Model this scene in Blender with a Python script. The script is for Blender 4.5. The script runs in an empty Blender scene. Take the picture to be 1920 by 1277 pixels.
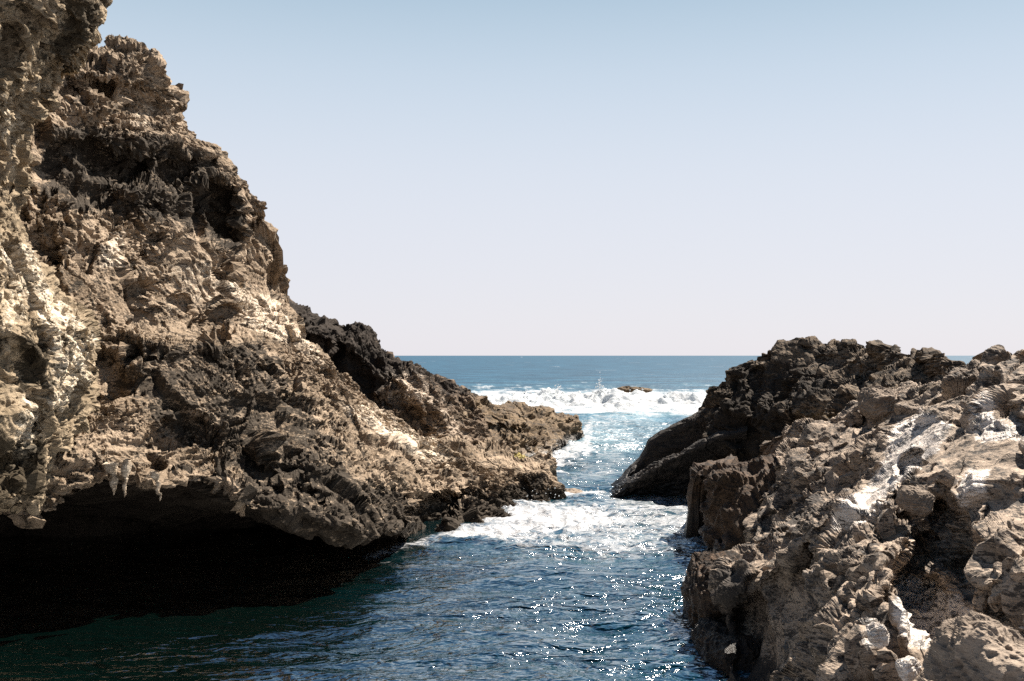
import bpy, math, random, time
import numpy as np
T0 = time.time()
F32 = np.float32
sc = bpy.context.scene
COL = sc.collection

# ------------------------------------------------------------------ camera
CAM_H = 4.0
FPX = 1867.0            # focal length in pixels of the 1920-wide photograph
HOR = 666.0
cam_d = bpy.data.cameras.new('camera')
cam = bpy.data.objects.new('camera', cam_d)
COL.objects.link(cam)
cam.location = (0, 0, CAM_H)
cam.rotation_euler = (math.radians(90), 0, 0)
cam_d.sensor_width = 36.0
cam_d.lens = 36.0 * FPX / 1920.0
cam_d.shift_y = 27.5 / 1920.0
cam_d.clip_start = 0.1
cam_d.clip_end = 20000
sc.camera = cam

# ------------------------------------------------------------------ sun + sky
SUN_AZ = 47.0           # degrees to the right of the view direction (+Y)
SUN_EL = 53.0
sd = bpy.data.lights.new('sun', 'SUN')
sd.energy = 5.0
sd.angle = math.radians(0.5)
sd.color = (1.0, 0.93, 0.83)
sun = bpy.data.objects.new('sun', sd)
COL.objects.link(sun)
az, el = math.radians(SUN_AZ), math.radians(SUN_EL)
sun.rotation_euler = (math.radians(90) - el, 0, math.pi - az)
sun.location = (20, 10, 30)

world = bpy.data.worlds.new("World")
sc.world = world
world.use_nodes = True
wn = world.node_tree
wn.nodes.clear()
wo = wn.nodes.new('ShaderNodeOutputWorld')
bg = wn.nodes.new('ShaderNodeBackground')
sky = wn.nodes.new('ShaderNodeTexSky')
sky.sky_type = 'NISHITA'
sky.sun_disc = False
sky.sun_elevation = el
sky.sun_rotation = az
sky.altitude = 0
sky.air_density = 1.0
sky.dust_density = 0.5
sky.ozone_density = 2.0
# the sea air whitens the sky toward the horizon: blend by elevation angle
tc = wn.nodes.new('ShaderNodeTexCoord')
sx = wn.nodes.new('ShaderNodeSeparateXYZ')
wn.links.new(tc.outputs['Generated'], sx.inputs[0])
cr = wn.nodes.new('ShaderNodeValToRGB')
SK = 1.0 / 0.10 / (2 ** 1.70)
stops = [(0.0, (0.79, 0.765, 0.815)), (0.09, (0.76, 0.765, 0.825)), (0.18, (0.715, 0.755, 0.83)), (0.27, (0.58, 0.68, 0.785)),
         (0.345, (0.435, 0.565, 0.675)), (0.42, (0.24, 0.40, 0.56)), (0.55, (0.07, 0.16, 0.30)), (1.0, (0.015, 0.045, 0.12))]
cr.color_ramp.interpolation = 'B_SPLINE'
els = cr.color_ramp.elements
els[0].position = stops[0][0]; els[0].color = (*stops[0][1], 1)
els[1].position = stops[-1][0]; els[1].color = (*stops[-1][1], 1)
for p_, c_ in stops[1:-1]:
    e_ = els.new(p_); e_.color = (*c_, 1)
wn.links.new(sx.outputs[2], cr.inputs[0])
hs = wn.nodes.new('ShaderNodeMix'); hs.data_type = 'RGBA'; hs.blend_type = 'MIX'
hs.inputs[0].default_value = 0.97
wn.links.new(sky.outputs[0], hs.inputs[6])
vm = wn.nodes.new('ShaderNodeVectorMath'); vm.operation = 'SCALE'; vm.inputs['Scale'].default_value = SK
wn.links.new(cr.outputs[0], vm.inputs[0])
wn.links.new(vm.outputs[0], hs.inputs[7])
wn.links.new(hs.outputs[2], bg.inputs[0])
bg.inputs[1].default_value = 0.10
wn.links.new(bg.outputs[0], wo.inputs[0])

sc.view_settings.view_transform = 'Standard'
sc.view_settings.look = 'None'
sc.view_settings.exposure = 1.70
sc.view_settings.gamma = 1.0
sc.cycles.use_denoising = False
sc.cycles.max_bounces = 5
sc.cycles.diffuse_bounces = 2
sc.cycles.glossy_bounces = 3
sc.cycles.sample_clamp_indirect = 4.0
sc.cycles.use_adaptive_sampling = False

# ------------------------------------------------------------------ noise
_rng = np.random.RandomState(7)
_PERM = _rng.permutation(256).astype(np.int32)
_PERM = np.concatenate([_PERM, _PERM, _PERM])
_G = _rng.normal(size=(256, 3)).astype(F32)
_G /= np.linalg.norm(_G, axis=1)[:, None]
_R = _rng.rand(256, 4).astype(F32)


def hsh(i, j, k):
    return _PERM[_PERM[_PERM[i & 255] + (j & 255)] + (k & 255)]


def perlin(P, seed=0):
    P = P + F32(seed * 17.31)
    Pi = np.floor(P).astype(np.int32)
    f = (P - Pi).astype(F32)
    u = f * f * f * (f * (f * 6 - 15) + 10)
    x, y, z = f[:, 0], f[:, 1], f[:, 2]
    i, j, k = Pi[:, 0], Pi[:, 1], Pi[:, 2]

    def c(a, b, d):
        g = _G[hsh(i + a, j + b, k + d)]
        return g[:, 0] * (x - a) + g[:, 1] * (y - b) + g[:, 2] * (z - d)
    ux, uy, uz = u[:, 0], u[:, 1], u[:, 2]
    x00 = c(0, 0, 0); x00 += ux * (c(1, 0, 0) - x00)
    x10 = c(0, 1, 0); x10 += ux * (c(1, 1, 0) - x10)
    x01 = c(0, 0, 1); x01 += ux * (c(1, 0, 1) - x01)
    x11 = c(0, 1, 1); x11 += ux * (c(1, 1, 1) - x11)
    y0 = x00 + uy * (x10 - x00)
    y1 = x01 + uy * (x11 - x01)
    return (y0 + uz * (y1 - y0)) * F32(1.5)      # about -1..1


def fbm(P, octv=4, lac=2.1, gain=0.5, seed=0):
    s = np.zeros(len(P), F32); a = 1.0; n = 0
    for o in range(octv):
        s += a * perlin(P, seed + o); n += a
        P = P * lac; a *= gain
    return s / n


def ridged(P, octv=4, lac=2.1, gain=0.5, seed=0):
    s = np.zeros(len(P), F32); a = 1.0; n = 0
    w = np.ones(len(P), F32)
    for o in range(octv):
        v = 1 - np.abs(perlin(P, seed + o)) * 1.6
        v = np.clip(v, 0, 1) ** 2
        s += a * v * w; n += a
        w = np.clip(v * 1.6, 0.25, 1)
        P = P * lac; a *= gain
    return s / n                                  # 0..1


def worley(P, seed=0):
    P = P + F32(seed * 11.7)
    Pi = np.floor(P).astype(np.int32)
    f = (P - Pi).astype(F32)
    d1 = np.full(len(P), 9, F32); d2 = d1.copy(); idv = np.zeros(len(P), F32)
    for a in (-1, 0, 1):
        for b in (-1, 0, 1):
            for c in (-1, 0, 1):
                h = hsh(Pi[:, 0] + a, Pi[:, 1] + b, Pi[:, 2] + c)
                r = _R[h]
                d = (r[:, 0] + a - f[:, 0]) ** 2 + (r[:, 1] + b - f[:, 1]) ** 2 + (r[:, 2] + c - f[:, 2]) ** 2
                m = d < d1
                d2 = np.where(m, d1, np.minimum(d2, d))
                idv = np.where(m, r[:, 3], idv)
                d1 = np.where(m, d, d1)
    return np.sqrt(d1), np.sqrt(d2), idv


def cells(P, seed=0):
    """nearest Voronoi cell: distances, its hash and the offset to its centre"""
    P = P + F32(seed * 11.7)
    Pi = np.floor(P).astype(np.int32)
    f = (P - Pi).astype(F32)
    n = len(P)
    d1 = np.full(n, 9, F32); d2 = d1.copy(); hh = np.zeros(n, np.int32); off = np.zeros((n, 3), F32)
    for a in (-1, 0, 1):
        for b in (-1, 0, 1):
            for c in (-1, 0, 1):
                h = hsh(Pi[:, 0] + a, Pi[:, 1] + b, Pi[:, 2] + c)
                o = f - (_R[h][:, :3] + np.array([a, b, c], F32))
                d = (o * o).sum(1)
                m = d < d1
                d2 = np.where(m, d1, np.minimum(d2, d))
                hh = np.where(m, h, hh)
                off[m] = o[m]
                d1 = np.where(m, d, d1)
    return np.sqrt(d1), np.sqrt(d2), hh, off


def facets(P, seed=0, tilt=0.9, step=0.5, crack=0.35, cw=0.06):
    """broken rock: every cell is a tilted flat face, neighbours meet in steps and cracks; about -1..1"""
    f1, f2, h, off = cells(P, seed)
    g = _G[(h * 7 + seed) & 255]
    return (off * g).sum(1) * tilt + (_R[h][:, 3] - 0.5) * step - crack * (1 - sstep(0, cw, f2 - f1)) * (_R[(h * 3 + 1) & 255][:, 0] > 0.4)


def sstep(a, b, x):
    t = np.clip((x - a) / (b - a), 0, 1)
    return t * t * (3 - 2 * t)


def rot_basis(strike_deg, dip_deg):
    """rows: two in-plane axes and the plane normal of the rock's bedding"""
    s, d = math.radians(strike_deg), math.radians(dip_deg)
    a = np.array([math.cos(s), math.sin(s), 0])
    h = np.array([-math.sin(s), math.cos(s), 0])
    b = h * math.cos(d) + np.array([0, 0, 1]) * math.sin(d)
    n = np.cross(a, b)
    return np.array([a, b, n]).astype(F32)


# ------------------------------------------------------------------ pixels <-> metres
def P3(px, py, d):
    return ((px - 960.0) / FPX * d, d, CAM_H - (py - HOR) / FPX * d)


def pix(P):
    d = np.maximum(P[:, 1], 0.3)
    return 960 + P[:, 0] / d * FPX, HOR + (CAM_H - P[:, 2]) / d * FPX


def poly_sd(x, y, poly):
    """signed distance to a polygon, positive inside"""
    poly = np.array(poly, F32); n = len(poly)
    dm = np.full(len(x), 1e9, F32); ins = np.zeros(len(x), bool)
    for i in range(n):
        ax, ay = poly[i]; bx, by = poly[(i + 1) % n]
        ex, ey = bx - ax, by - ay
        wx, wy = x - ax, y - ay
        t = np.clip((wx * ex + wy * ey) / (ex * ex + ey * ey + 1e-9), 0, 1)
        dm = np.minimum(dm, (wx - t * ex) ** 2 + (wy - t * ey) ** 2)
        c = ((ay > y) != (by > y)) & (x < (bx - ax) * (y - ay) / (by - ay + 1e-12) + ax)
        ins ^= c
    d = np.sqrt(dm)
    return np.where(ins, d, -d)


# ------------------------------------------------------------------ mesh plumbing
def tag(o, label=None, cat=None, group=None, kind=None):
    if label: o['label'] = label
    if cat: o['category'] = cat
    if group: o['group'] = group
    if kind: o['kind'] = kind
    return o


def grid_faces(nr, ncol, wrap=False):
    idx = np.arange(nr * ncol).reshape(nr, ncol)
    if wrap:
        idx = np.hstack([idx, idx[:, :1]])
    a = idx[:-1, :-1].ravel(); b = idx[:-1, 1:].ravel(); c = idx[1:, 1:].ravel(); d = idx[1:, :-1].ravel()
    return np.stack([a, b, c, d], 1)


def mesh_obj(name, V, Q, mat, attrs=None, smooth=False, parent=None):
    me = bpy.data.meshes.new(name)
    V = np.ascontiguousarray(V, F32); Q = np.ascontiguousarray(Q, np.int32)
    k = Q.shape[1]
    me.vertices.add(len(V)); me.vertices.foreach_set('co', V.ravel())
    me.loops.add(Q.size); me.loops.foreach_set('vertex_index', Q.ravel())
    me.polygons.add(len(Q))
    me.polygons.foreach_set('loop_start', np.arange(0, Q.size, k, dtype=np.int32))
    me.polygons.foreach_set('loop_total', np.full(len(Q), k, np.int32))
    me.polygons.foreach_set('use_smooth', np.full(len(Q), smooth, bool))
    me.update(calc_edges=True)
    for nm, arr in (attrs or {}).items():
        at = me.attributes.new(nm, 'FLOAT', 'POINT')
        at.data.foreach_set('value', np.ascontiguousarray(arr, F32))
    me.materials.append(mat)
    o = bpy.data.objects.new(name, me)
    COL.objects.link(o)
    if parent: o.parent = parent
    return o


def normals(G):
    """G: nr x nc x 3 grid -> unit normals (same shape)"""
    du = np.gradient(G, axis=1); dv = np.gradient(G, axis=0)
    n = np.cross(du, dv)
    l = np.linalg.norm(n, axis=2, keepdims=True)
    return (n / np.maximum(l, 1e-9)).astype(F32)


def blur(A, k=1):
    for _ in range(k):
        A = A.copy()
        A[1:-1] = (A[:-2] + 2 * A[1:-1] + A[2:]) / 4
        A[:, 1:-1] = (A[:, :-2] + 2 * A[:, 1:-1] + A[:, 2:]) / 4
    return A


def flat(G): return G.reshape(-1, 3)


def carve(G, feats, away=True):
    """push parts of a sheet along the view ray: feats = [(polygon in photo pixels, metres, edge softness px)]"""
    V = flat(G).copy()
    x, y = pix(V)
    x = x.astype(F32); y = y.astype(F32)
    wob = perlin(V * 1.7, 91) * 9 + perlin(V * 4.5, 92) * 6
    for poly, m, soft in feats:
        xs = [p[0] for p in poly]; ys = [p[1] for p in poly]
        sel = (x > min(xs) - 60) & (x < max(xs) + 60) & (y > min(ys) - 60) & (y < max(ys) + 60)
        ii = np.nonzero(sel)[0]
        if not len(ii): continue
        sdist = poly_sd(x[ii], y[ii], poly) + wob[ii]
        w = sstep(-soft * 0.5, soft, sdist)
        dirv = V[ii] - np.array([0, 0, CAM_H], F32)
        dirv /= np.linalg.norm(dirv, axis=1, keepdims=True)
        V[ii] += dirv * (w * m)[:, None]
    return V.reshape(G.shape)


def unit(N): return N / np.maximum(np.linalg.norm(N, axis=1, keepdims=True), 1e-6)


def soft(d, sh, k): return blur(d.reshape(sh[:2]), k).ravel()


def rockify(G, basis, seed=0, big=0.35, big_f=0.45, led=0.10, led_f=1.6, pit=0.10, pit_f=3.0, crust=0.06, crust_f=4.0,
            aniso=4.0, joint=0.18, chunk=0.0, chunk_f=1.2, pitmask=0.45, sign=1.0, calm=(), fold=0.5, bias=82, rubble=0.55):
    """displace a sheet (rows x cols x 3) into weathered rock; several passes, each along the new normals"""
    sh = G.shape
    V = flat(G)
    w = np.ones(len(V), F32)
    if len(calm):
        w = 1 - mask_polys(V, calm, 10, 10, 7)
    N0 = flat(blur(normals(G), 14)) * sign
    V0 = V.copy()
    fw = np.stack([perlin(V * 0.28, seed + s) for s in (61, 62, 63)], 1) * fold * 3.0 \
        + np.stack([perlin(V * 0.9, seed + s) for s in (64, 65, 66)], 1) * fold * 0.8      # folded bedding

    def strat(V, a):
        q = (V + fw) @ basis.T
        q[:, 2] *= a
        return q.astype(F32)
    # 1 large lumps, warped
    warp = np.stack([perlin(V * 0.35, seed + s) for s in (1, 2, 3)], 1)
    q = strat(V, 1.7) * big_f + warp * 0.4
    d = (ridged(q, 2, seed=seed + 4) - 0.35) * 1.5 + fbm(q * 1.3, 2, seed=seed + 8) * 0.6
    V = V + N0 * (d * big * (0.5 + 0.5 * w))[:, None]
    G = V.reshape(sh)
    # 2 broken blocks: tilted flat faces at two sizes, flattened along the bedding
    zone = sstep(-0.10, 0.40, perlin(V * 0.42, seed + 71) + 0.4 * perlin(V * 1.3, seed + 72))      # rough zones against worn ones
    if chunk:
        N = unit(flat(blur(normals(G), 14)) * sign)
        wv = np.stack([perlin(V * 1.1, seed + s) for s in (21, 22, 23)], 1) * 0.25
        d = soft(facets(strat(V, 1.9) * chunk_f + wv, seed), sh, 2)
        V = V + N * (d * chunk * 1.7 * w)[:, None]
        G = V.reshape(sh)
        N = unit(flat(blur(normals(G), 10)) * sign)
        wv = np.stack([perlin(V * 3.1, seed + s) for s in (24, 25, 26)], 1) * 0.25
        d = soft(facets(strat(V, 2.2) * chunk_f * 2.9 + wv, seed + 1), sh, 1)
        V = V + N * (d * chunk * rubble * w * (0.3 + 0.7 * zone))[:, None]
        G = V.reshape(sh)
    # long joints cutting across the bedding
    N = unit(flat(blur(normals(G), 8)) * sign)
    qj = V + np.stack([perlin(V * 0.7, seed + s) for s in (27, 28, 29)], 1) * 0.5
    j = np.abs(perlin(qj * np.array([0.9, 0.9, 0.35], F32), seed + 30))
    V = V - N * ((1 - sstep(0.006, 0.035, j)) * joint * w * sstep(-0.3, 0.2, perlin(V * 0.5, seed + 33)))[:, None]
    G = V.reshape(sh)
    # 3 ledges along the bedding
    if led:
        N = unit(flat(blur(normals(G), 9)) * sign)
        q = strat(V, 1.0)
        c = q[:, 2] * led_f + fbm(V * 0.8, 3, seed=seed + 11) * 0.5 * led_f * 0.7
        fr = c - np.floor(c)
        hh = _R[(np.floor(c).astype(np.int32) * 13 + seed) & 255][:, 0]
        saw = np.where(fr < 0.82, fr / 0.82, (1 - fr) / 0.18)
        m = sstep(-0.25, 0.35, perlin(V * 0.9, seed + 15))
        d = (saw - 0.5) * (0.35 + hh) * m
        c2 = c * 3.7 + fbm(V * 3.0, 2, seed=seed + 12) * 1.2
        fr = c2 - np.floor(c2)
        saw2 = np.where(fr < 0.75, fr / 0.75, (1 - fr) / 0.25)
        d += (saw2 - 0.5) * 0.10 * sstep(-0.3, 0.3, perlin(V * 1.7, seed + 16))
        d = soft(d, sh, 1)
        V = V + N * (d * led * (0.2 + 0.8 * w))[:, None]
        G = V.reshape(sh)
    # 4 honeycomb pits, in patches
    if pit:
        N = unit(flat(blur(normals(G), 7)) * sign)
        q = strat(V, 1.5) * pit_f + np.stack([perlin(V * pit_f * 0.7, seed + s) for s in (31, 32, 33)], 1) * 0.5
        m = sstep(0.1 - pitmask, 0.55 - pitmask, perlin(V * 0.6, seed + 35) + 0.35 * perlin(V * 1.9, seed + 36))
        f1, f2, idv = worley(q, seed + 3)
        rr = 0.22 + 0.45 * idv
        d = -(1 - sstep(rr * 0.55, rr, f1)) * (0.3 + idv) * m * (idv > 0.35)
        f1, f2, idv = worley(q * 2.6, seed + 5)
        rr = 0.25 + 0.4 * idv
        d += -(1 - sstep(rr * 0.5, rr, f1)) * 0.50 * (0.25 + 0.75 * m)
        V = V + N * (d * pit * w)[:, None]
        G = V.reshape(sh)
    # 5 skin: small chips in the rough zones, fibres along the bedding everywhere
    N = unit(flat(blur(normals(G), 4)) * sign)
    wv = np.stack([perlin(V * crust_f * 0.4, seed + s) for s in (41, 42, 43)], 1) * 0.6
    d = (ridged(strat(V, aniso) * crust_f * 0.6 + wv, 4, seed=seed + 46) - 0.35) * (0.5 + 0.6 * zone)
    d = d + facets(strat(V, 1.6) * crust_f * 0.95 + wv, seed + 2, tilt=1.1, step=0.5) * 0.9 * (0.12 + 0.88 * zone)
    d = d + (perlin(V * crust_f * 3.3, seed + 52) * 0.35 + (1 - 2.2 * np.abs(perlin(strat(V, 1.3) * crust_f * 1.9, seed + 50))) * 0.35) * zone
    V = V + N * (d * crust * (0.3 + 0.7 * w))[:, None]
    # the noise must not swell the outline: draw the whole skin back by its own typical height
    tot = ((V - V0) * N0).sum(1)
    V = V - N0 * F32(np.percentile(tot, bias))
    G = V.reshape(sh)
    return (0.75 * G + 0.25 * blur(G, 1)).astype(F32)


def mask_polys(V, polys, soft=14, wob=14, seed=0):
    x, y = pix(V)
    x = x.astype(F32); y = y.astype(F32)
    n = perlin(V * 1.6, 61 + seed) * wob + perlin(V * 5, 62 + seed) * wob * 0.6
    out = np.zeros(len(V), F32)
    for it in polys:
        poly, amt = it
        out = np.maximum(out, amt * sstep(-soft, soft, poly_sd(x, y, poly) + n))
    return out


# ------------------------------------------------------------------ materials
class NT:
    def __init__(s, name):
        s.m = bpy.data.materials.new(name); s.m.use_nodes = True
        s.t = s.m.node_tree; s.t.nodes.clear()
        s.out = s.t.nodes.new('ShaderNodeOutputMaterial')

    def n(s, typ, **kw):
        nd = s.t.nodes.new(typ)
        for k, v in kw.items():
            setattr(nd, k, v)
        return nd

    def l(s, a, b): s.t.links.new(a, b)

    def setin(s, sock, v):
        if isinstance(v, bpy.types.NodeSocket): s.l(v, sock)
        else: sock.default_value = v

    def math(s, op, a, b=None, c=None, clamp=False):
        nd = s.n('ShaderNodeMath', operation=op); nd.use_clamp = clamp
        s.setin(nd.inputs[0], a)
        if b is not None: s.setin(nd.inputs[1], b)
        if c is not None: s.setin(nd.inputs[2], c)
        return nd.outputs[0]

    def mix(s, f, a, b, blend='MIX'):
        nd = s.n('ShaderNodeMix'); nd.data_type = 'RGBA'; nd.blend_type = blend
        s.setin(nd.inputs[0], f); s.setin(nd.inputs[6], a); s.setin(nd.inputs[7], b)
        return nd.outputs[2]

    def ramp(s, v, a, b, lo=0.0, hi=1.0):
        nd = s.n('ShaderNodeMapRange'); nd.interpolation_type = 'SMOOTHSTEP'
        s.setin(nd.inputs[0], v); nd.inputs[1].default_value = a; nd.inputs[2].default_value = b
        nd.inputs[3].default_value = lo; nd.inputs[4].default_value = hi
        return nd.outputs[0]

    def noise(s, vec, scale, detail=5, rough=0.6, dist=0.0, ntype='FBM'):
        nd = s.n('ShaderNodeTexNoise'); nd.noise_type = ntype
        s.l(vec, nd.inputs['Vector']); nd.inputs['Scale'].default_value = scale
        nd.inputs['Detail'].default_value = detail; nd.inputs['Roughness'].default_value = rough
        nd.inputs['Distortion'].default_value = dist
        return nd.outputs[0]

    def attr(s, name):
        nd = s.n('ShaderNodeAttribute'); nd.attribute_name = name
        return nd.outputs['Fac']


def c4(r, g, b): return (r, g, b, 1.0)


def rock_material(name, tan, brown, dark, pale, rot=(0, 0, 0), stretch=(1, 1, 2.6), dark_amt=0.0, pale_amt=0.0, bump=0.5,
                  moss=(0.20, 0.15, 0.02), scale=1.0, rough=0.9, spec=0.12, wet=False, gloss=0.75):
    tan, brown, dark, pale = [(q[0] * k_, q[1] * k_ * 0.972, q[2] * k_ * 0.945) for q, k_ in ((tan, 0.65), (brown, 0.58), (dark, 0.6), (pale, 0.84))]
    """tan body colour broken by brown weathering, dark lichen crust, pale mineral; attributes dark / pale / moss steer them; dark and pale also carry painted shade and light"""
    t = NT(name)
    geo = t.n('ShaderNodeNewGeometry')
    mp = t.n('ShaderNodeMapping'); mp.inputs['Rotation'].default_value = rot; mp.inputs['Scale'].default_value = stretch
    t.l(geo.outputs['Position'], mp.inputs['Vector'])
    v = mp.outputs[0]
    n1 = t.noise(v, 0.9 * scale, 6, 0.62, 0.6)
    n2 = t.noise(v, 3.2 * scale, 7, 0.68, 0.8)
    n3 = t.noise(v, 14 * scale, 5, 0.65, 0.3)
    n4 = t.noise(geo.outputs['Position'], 55 * scale, 4, 0.7)
    fib = t.n('ShaderNodeMapping'); fib.inputs['Scale'].default_value = (1.0, 1.0, 3.2); t.l(v, fib.inputs['Vector'])
    nf = t.noise(fib.outputs[0], 2.4 * scale, 7, 0.72, 1.8)          # folded fibres
    col = t.mix(t.ramp(t.math('ADD', t.math('MULTIPLY', n1, 0.55), t.math('MULTIPLY', nf, 0.45)), 0.42, 0.60), c4(*tan), c4(*brown))
    a_d = t.attr('dark'); a_p = t.attr('pale'); a_m = t.attr('moss')
    # pale mineral, in veins and patches; on the slabs also a painted lit edge
    pn = t.math('ADD', t.math('MULTIPLY', nf, 0.45), t.math('ADD', t.math('MULTIPLY', n2, 0.20), t.math('ADD', t.math('MULTIPLY', n3, 0.12), t.math('MULTIPLY', n1, 0.23))))
    pf = t.ramp(t.math('ADD', pn, t.math('MULTIPLY_ADD', a_p, 0.30, pale_amt - 0.04)), 0.52, 0.63)
    col = t.mix(t.math('MULTIPLY', pf, 0.92), col, c4(*pale))
    # dark crust, plus shade painted in through the dark attribute
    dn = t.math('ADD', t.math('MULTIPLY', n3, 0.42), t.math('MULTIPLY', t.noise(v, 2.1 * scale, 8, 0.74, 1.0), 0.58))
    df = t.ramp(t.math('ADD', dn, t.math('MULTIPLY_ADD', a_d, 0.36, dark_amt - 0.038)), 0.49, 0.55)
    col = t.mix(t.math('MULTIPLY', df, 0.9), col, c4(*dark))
    # moss / algae
    mf = t.ramp(t.math('ADD', t.math('MULTIPLY', n3, 0.5), a_m), 0.62, 0.8)
    mcol = t.mix(n2, c4(*moss), c4(moss[0] * 0.45, moss[1] * 0.4, moss[2] * 0.7))
    col = t.mix(mf, col, mcol)
    # grain
    g = t.math('MULTIPLY_ADD', t.math('ADD', n4, n3), 1.0, 0.05)
    gm = t.n('ShaderNodeMix'); gm.data_type = 'RGBA'; gm.blend_type = 'MULTIPLY'; gm.inputs[0].default_value = 0.85
    t.l(col, gm.inputs[6]); cb = t.n('ShaderNodeCombineColor')
    for i in range(3): t.l(g, cb.inputs[i])
    t.l(cb.outputs[0], gm.inputs[7])
    col = gm.outputs[2]
    b = t.n('ShaderNodeBsdfPrincipled')
    t.l(col, b.inputs['Base Color'])
    if wet:
        z = t.n('ShaderNodeSeparateXYZ'); t.l(geo.outputs['Position'], z.inputs[0])
        t.l(t.ramp(t.math('ADD', z.outputs[2], t.math('MULTIPLY', n2, 0.6)), 0.5, 1.3, 0.28, rough), b.inputs['Roughness'])
        b.inputs['Specular IOR Level'].default_value = 0.35
    else:
        t.l(t.ramp(pf, 0.0, 1.0, rough, gloss), b.inputs['Roughness'])
        b.inputs['Specular IOR Level'].default_value = spec
    bh = t.math('ADD', t.math('MULTIPLY', n3, 0.7), t.math('MULTIPLY', n4, 0.35))
    bp = t.n('ShaderNodeBump'); bp.inputs['Strength'].default_value = bump; bp.inputs['Distance'].default_value = 0.06
    t.l(bh, bp.inputs['Height']); t.l(bp.outputs[0], b.inputs['Normal'])
    t.l(b.outputs[0], t.out.inputs['Surface'])
    return t.m


m_near = rock_material('near_cliff_rock', (0.43, 0.34, 0.235), (0.24, 0.185, 0.12), (0.040, 0.031, 0.019), (0.68, 0.60, 0.48), rot=(0.5, 0.2, 0.3), stretch=(1, 1, 1.6), bump=0.6, pale_amt=0.0, dark_amt=0.01)
m_main = rock_material('main_cliff_rock', (0.43, 0.335, 0.245), (0.23, 0.17, 0.115), (0.030, 0.025, 0.020), (0.68, 0.58, 0.46), rot=(0.3, 0.6, 0.0), bump=0.6, pale_amt=0.01, dark_amt=0.02)
m_ridge = rock_material('dark_ridge_rock', (0.27, 0.20, 0.145), (0.13, 0.095, 0.065), (0.022, 0.018, 0.016), (0.60, 0.50, 0.40), rot=(0.3, 0.7, 0.0), dark_amt=0.02, bump=0.6, pale_amt=-0.04)
m_prom = rock_material('promontory_rock', (0.22, 0.150, 0.082), (0.12, 0.078, 0.042), (0.022, 0.017, 0.012), (0.50, 0.38, 0.25), rot=(0.15, 0.25, 0.0), stretch=(1, 1, 3.5), wet=True, moss=(0.34, 0.26, 0.02), dark_amt=0.02, pale_amt=-0.02)
m_slab = rock_material('slab_rock', (0.070, 0.055, 0.045), (0.04, 0.032, 0.027), (0.014, 0.012, 0.011), (0.30, 0.25, 0.20), rot=(0.0, -0.5, 0.0), stretch=(1, 1, 4), dark_amt=0.05, wet=True, bump=0.5, pale_amt=-0.08)
m_out = rock_material('outcrop_rock', (0.26, 0.20, 0.145), (0.12, 0.09, 0.065), (0.022, 0.018, 0.015), (0.55, 0.46, 0.37), rot=(0.2, 0.4, 0.0), dark_amt=0.05, bump=0.6, moss=(0.17, 0.105, 0.02), pale_amt=-0.02)
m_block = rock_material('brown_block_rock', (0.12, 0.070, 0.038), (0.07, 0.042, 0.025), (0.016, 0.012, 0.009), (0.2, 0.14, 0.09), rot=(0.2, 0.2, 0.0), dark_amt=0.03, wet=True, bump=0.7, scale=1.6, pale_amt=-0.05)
m_right = rock_material('right_mass_rock', (0.49, 0.385, 0.295), (0.22, 0.165, 0.12), (0.026, 0.021, 0.018), (0.70, 0.63, 0.57), rot=(0.35, 0.5, 0.2), bump=0.5, scale=1.5, pale_amt=0.0, dark_amt=0.035, gloss=0.42, spec=0.4)
m_smooth = rock_material('smooth_boulder_rock', (0.37, 0.30, 0.24), (0.22, 0.175, 0.14), (0.06, 0.05, 0.04), (0.70, 0.62, 0.55), rot=(0.2, 0.3, 0.1), stretch=(1, 1, 4), bump=0.4, scale=2.0, dark_amt=-0.05, pale_amt=-0.03)
m_pale = rock_material('pale_shard_rock', (0.52, 0.455, 0.40), (0.38, 0.32, 0.27), (0.16, 0.13, 0.11), (0.72, 0.68, 0.64), rot=(0.2, 0.3, 0.1), bump=0.35, scale=2.0, dark_amt=-0.10)


def px_attrs(V, dark=(), pale=(), moss=(), soft=14, wob=14):
    return {'dark': mask_polys(V, dark, soft, wob), 'pale': mask_polys(V, pale, soft, wob, 1), 'moss': mask_polys(V, moss, soft, wob, 2)}


def backrows(row, steps):
    """rows behind a crest: steps = [(extra depth, height factor, absolute z or None)] ordered from the far foot to the crest"""
    out = []
    for dd, zf, za in steps:
        r = []
        for q in row:
            X, Y, Z = P3(*q)
            z = za if za is not None else Z * zf
            d = Y + dd
            r.append((X * (1 + 0.0 * dd), d, z))
        out.append(r)
    return out


def lift(rows_px):
    return [[P3(*q) for q in r] for r in rows_px]


def row_eval_w(W, n, U=None):
    W = np.array(W, float)
    if U is None:
        seg = np.linalg.norm(np.diff(W, axis=0), axis=1) + 1e-6
        u = np.concatenate([[0], np.cumsum(seg)]); u /= u[-1]
    else: u = U
    t = np.linspace(0, 1, n)
    return np.stack([np.interp(t, u, W[:, c]) for c in range(3)], 1)


def build_sheet(rows, ncol, counts, smooth_rows=6):
    """rows: world polylines, or ('px', list) pixel polylines -> evaluated by pixel arc length; a back row shares its crest's parameter"""
    R = []
    for r in rows:
        kind, pts, ref = r
        p = np.array(ref if ref is not None else pts, float)
        if ref is not None or kind == 'px':
            seg = np.hypot(np.diff(p[:, 0]), np.diff(p[:, 1])) + 1e-6
        else:
            seg = np.linalg.norm(np.diff(p, axis=0), axis=1) + 1e-6
        u = np.concatenate([[0], np.cumsum(seg)]); u /= u[-1]
        W = [P3(*q) for q in pts] if kind == 'px' else pts
        R.append(row_eval_w(W, ncol, u))
    R = np.stack(R)
    return _loft_R(R, counts, smooth_rows)


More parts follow.
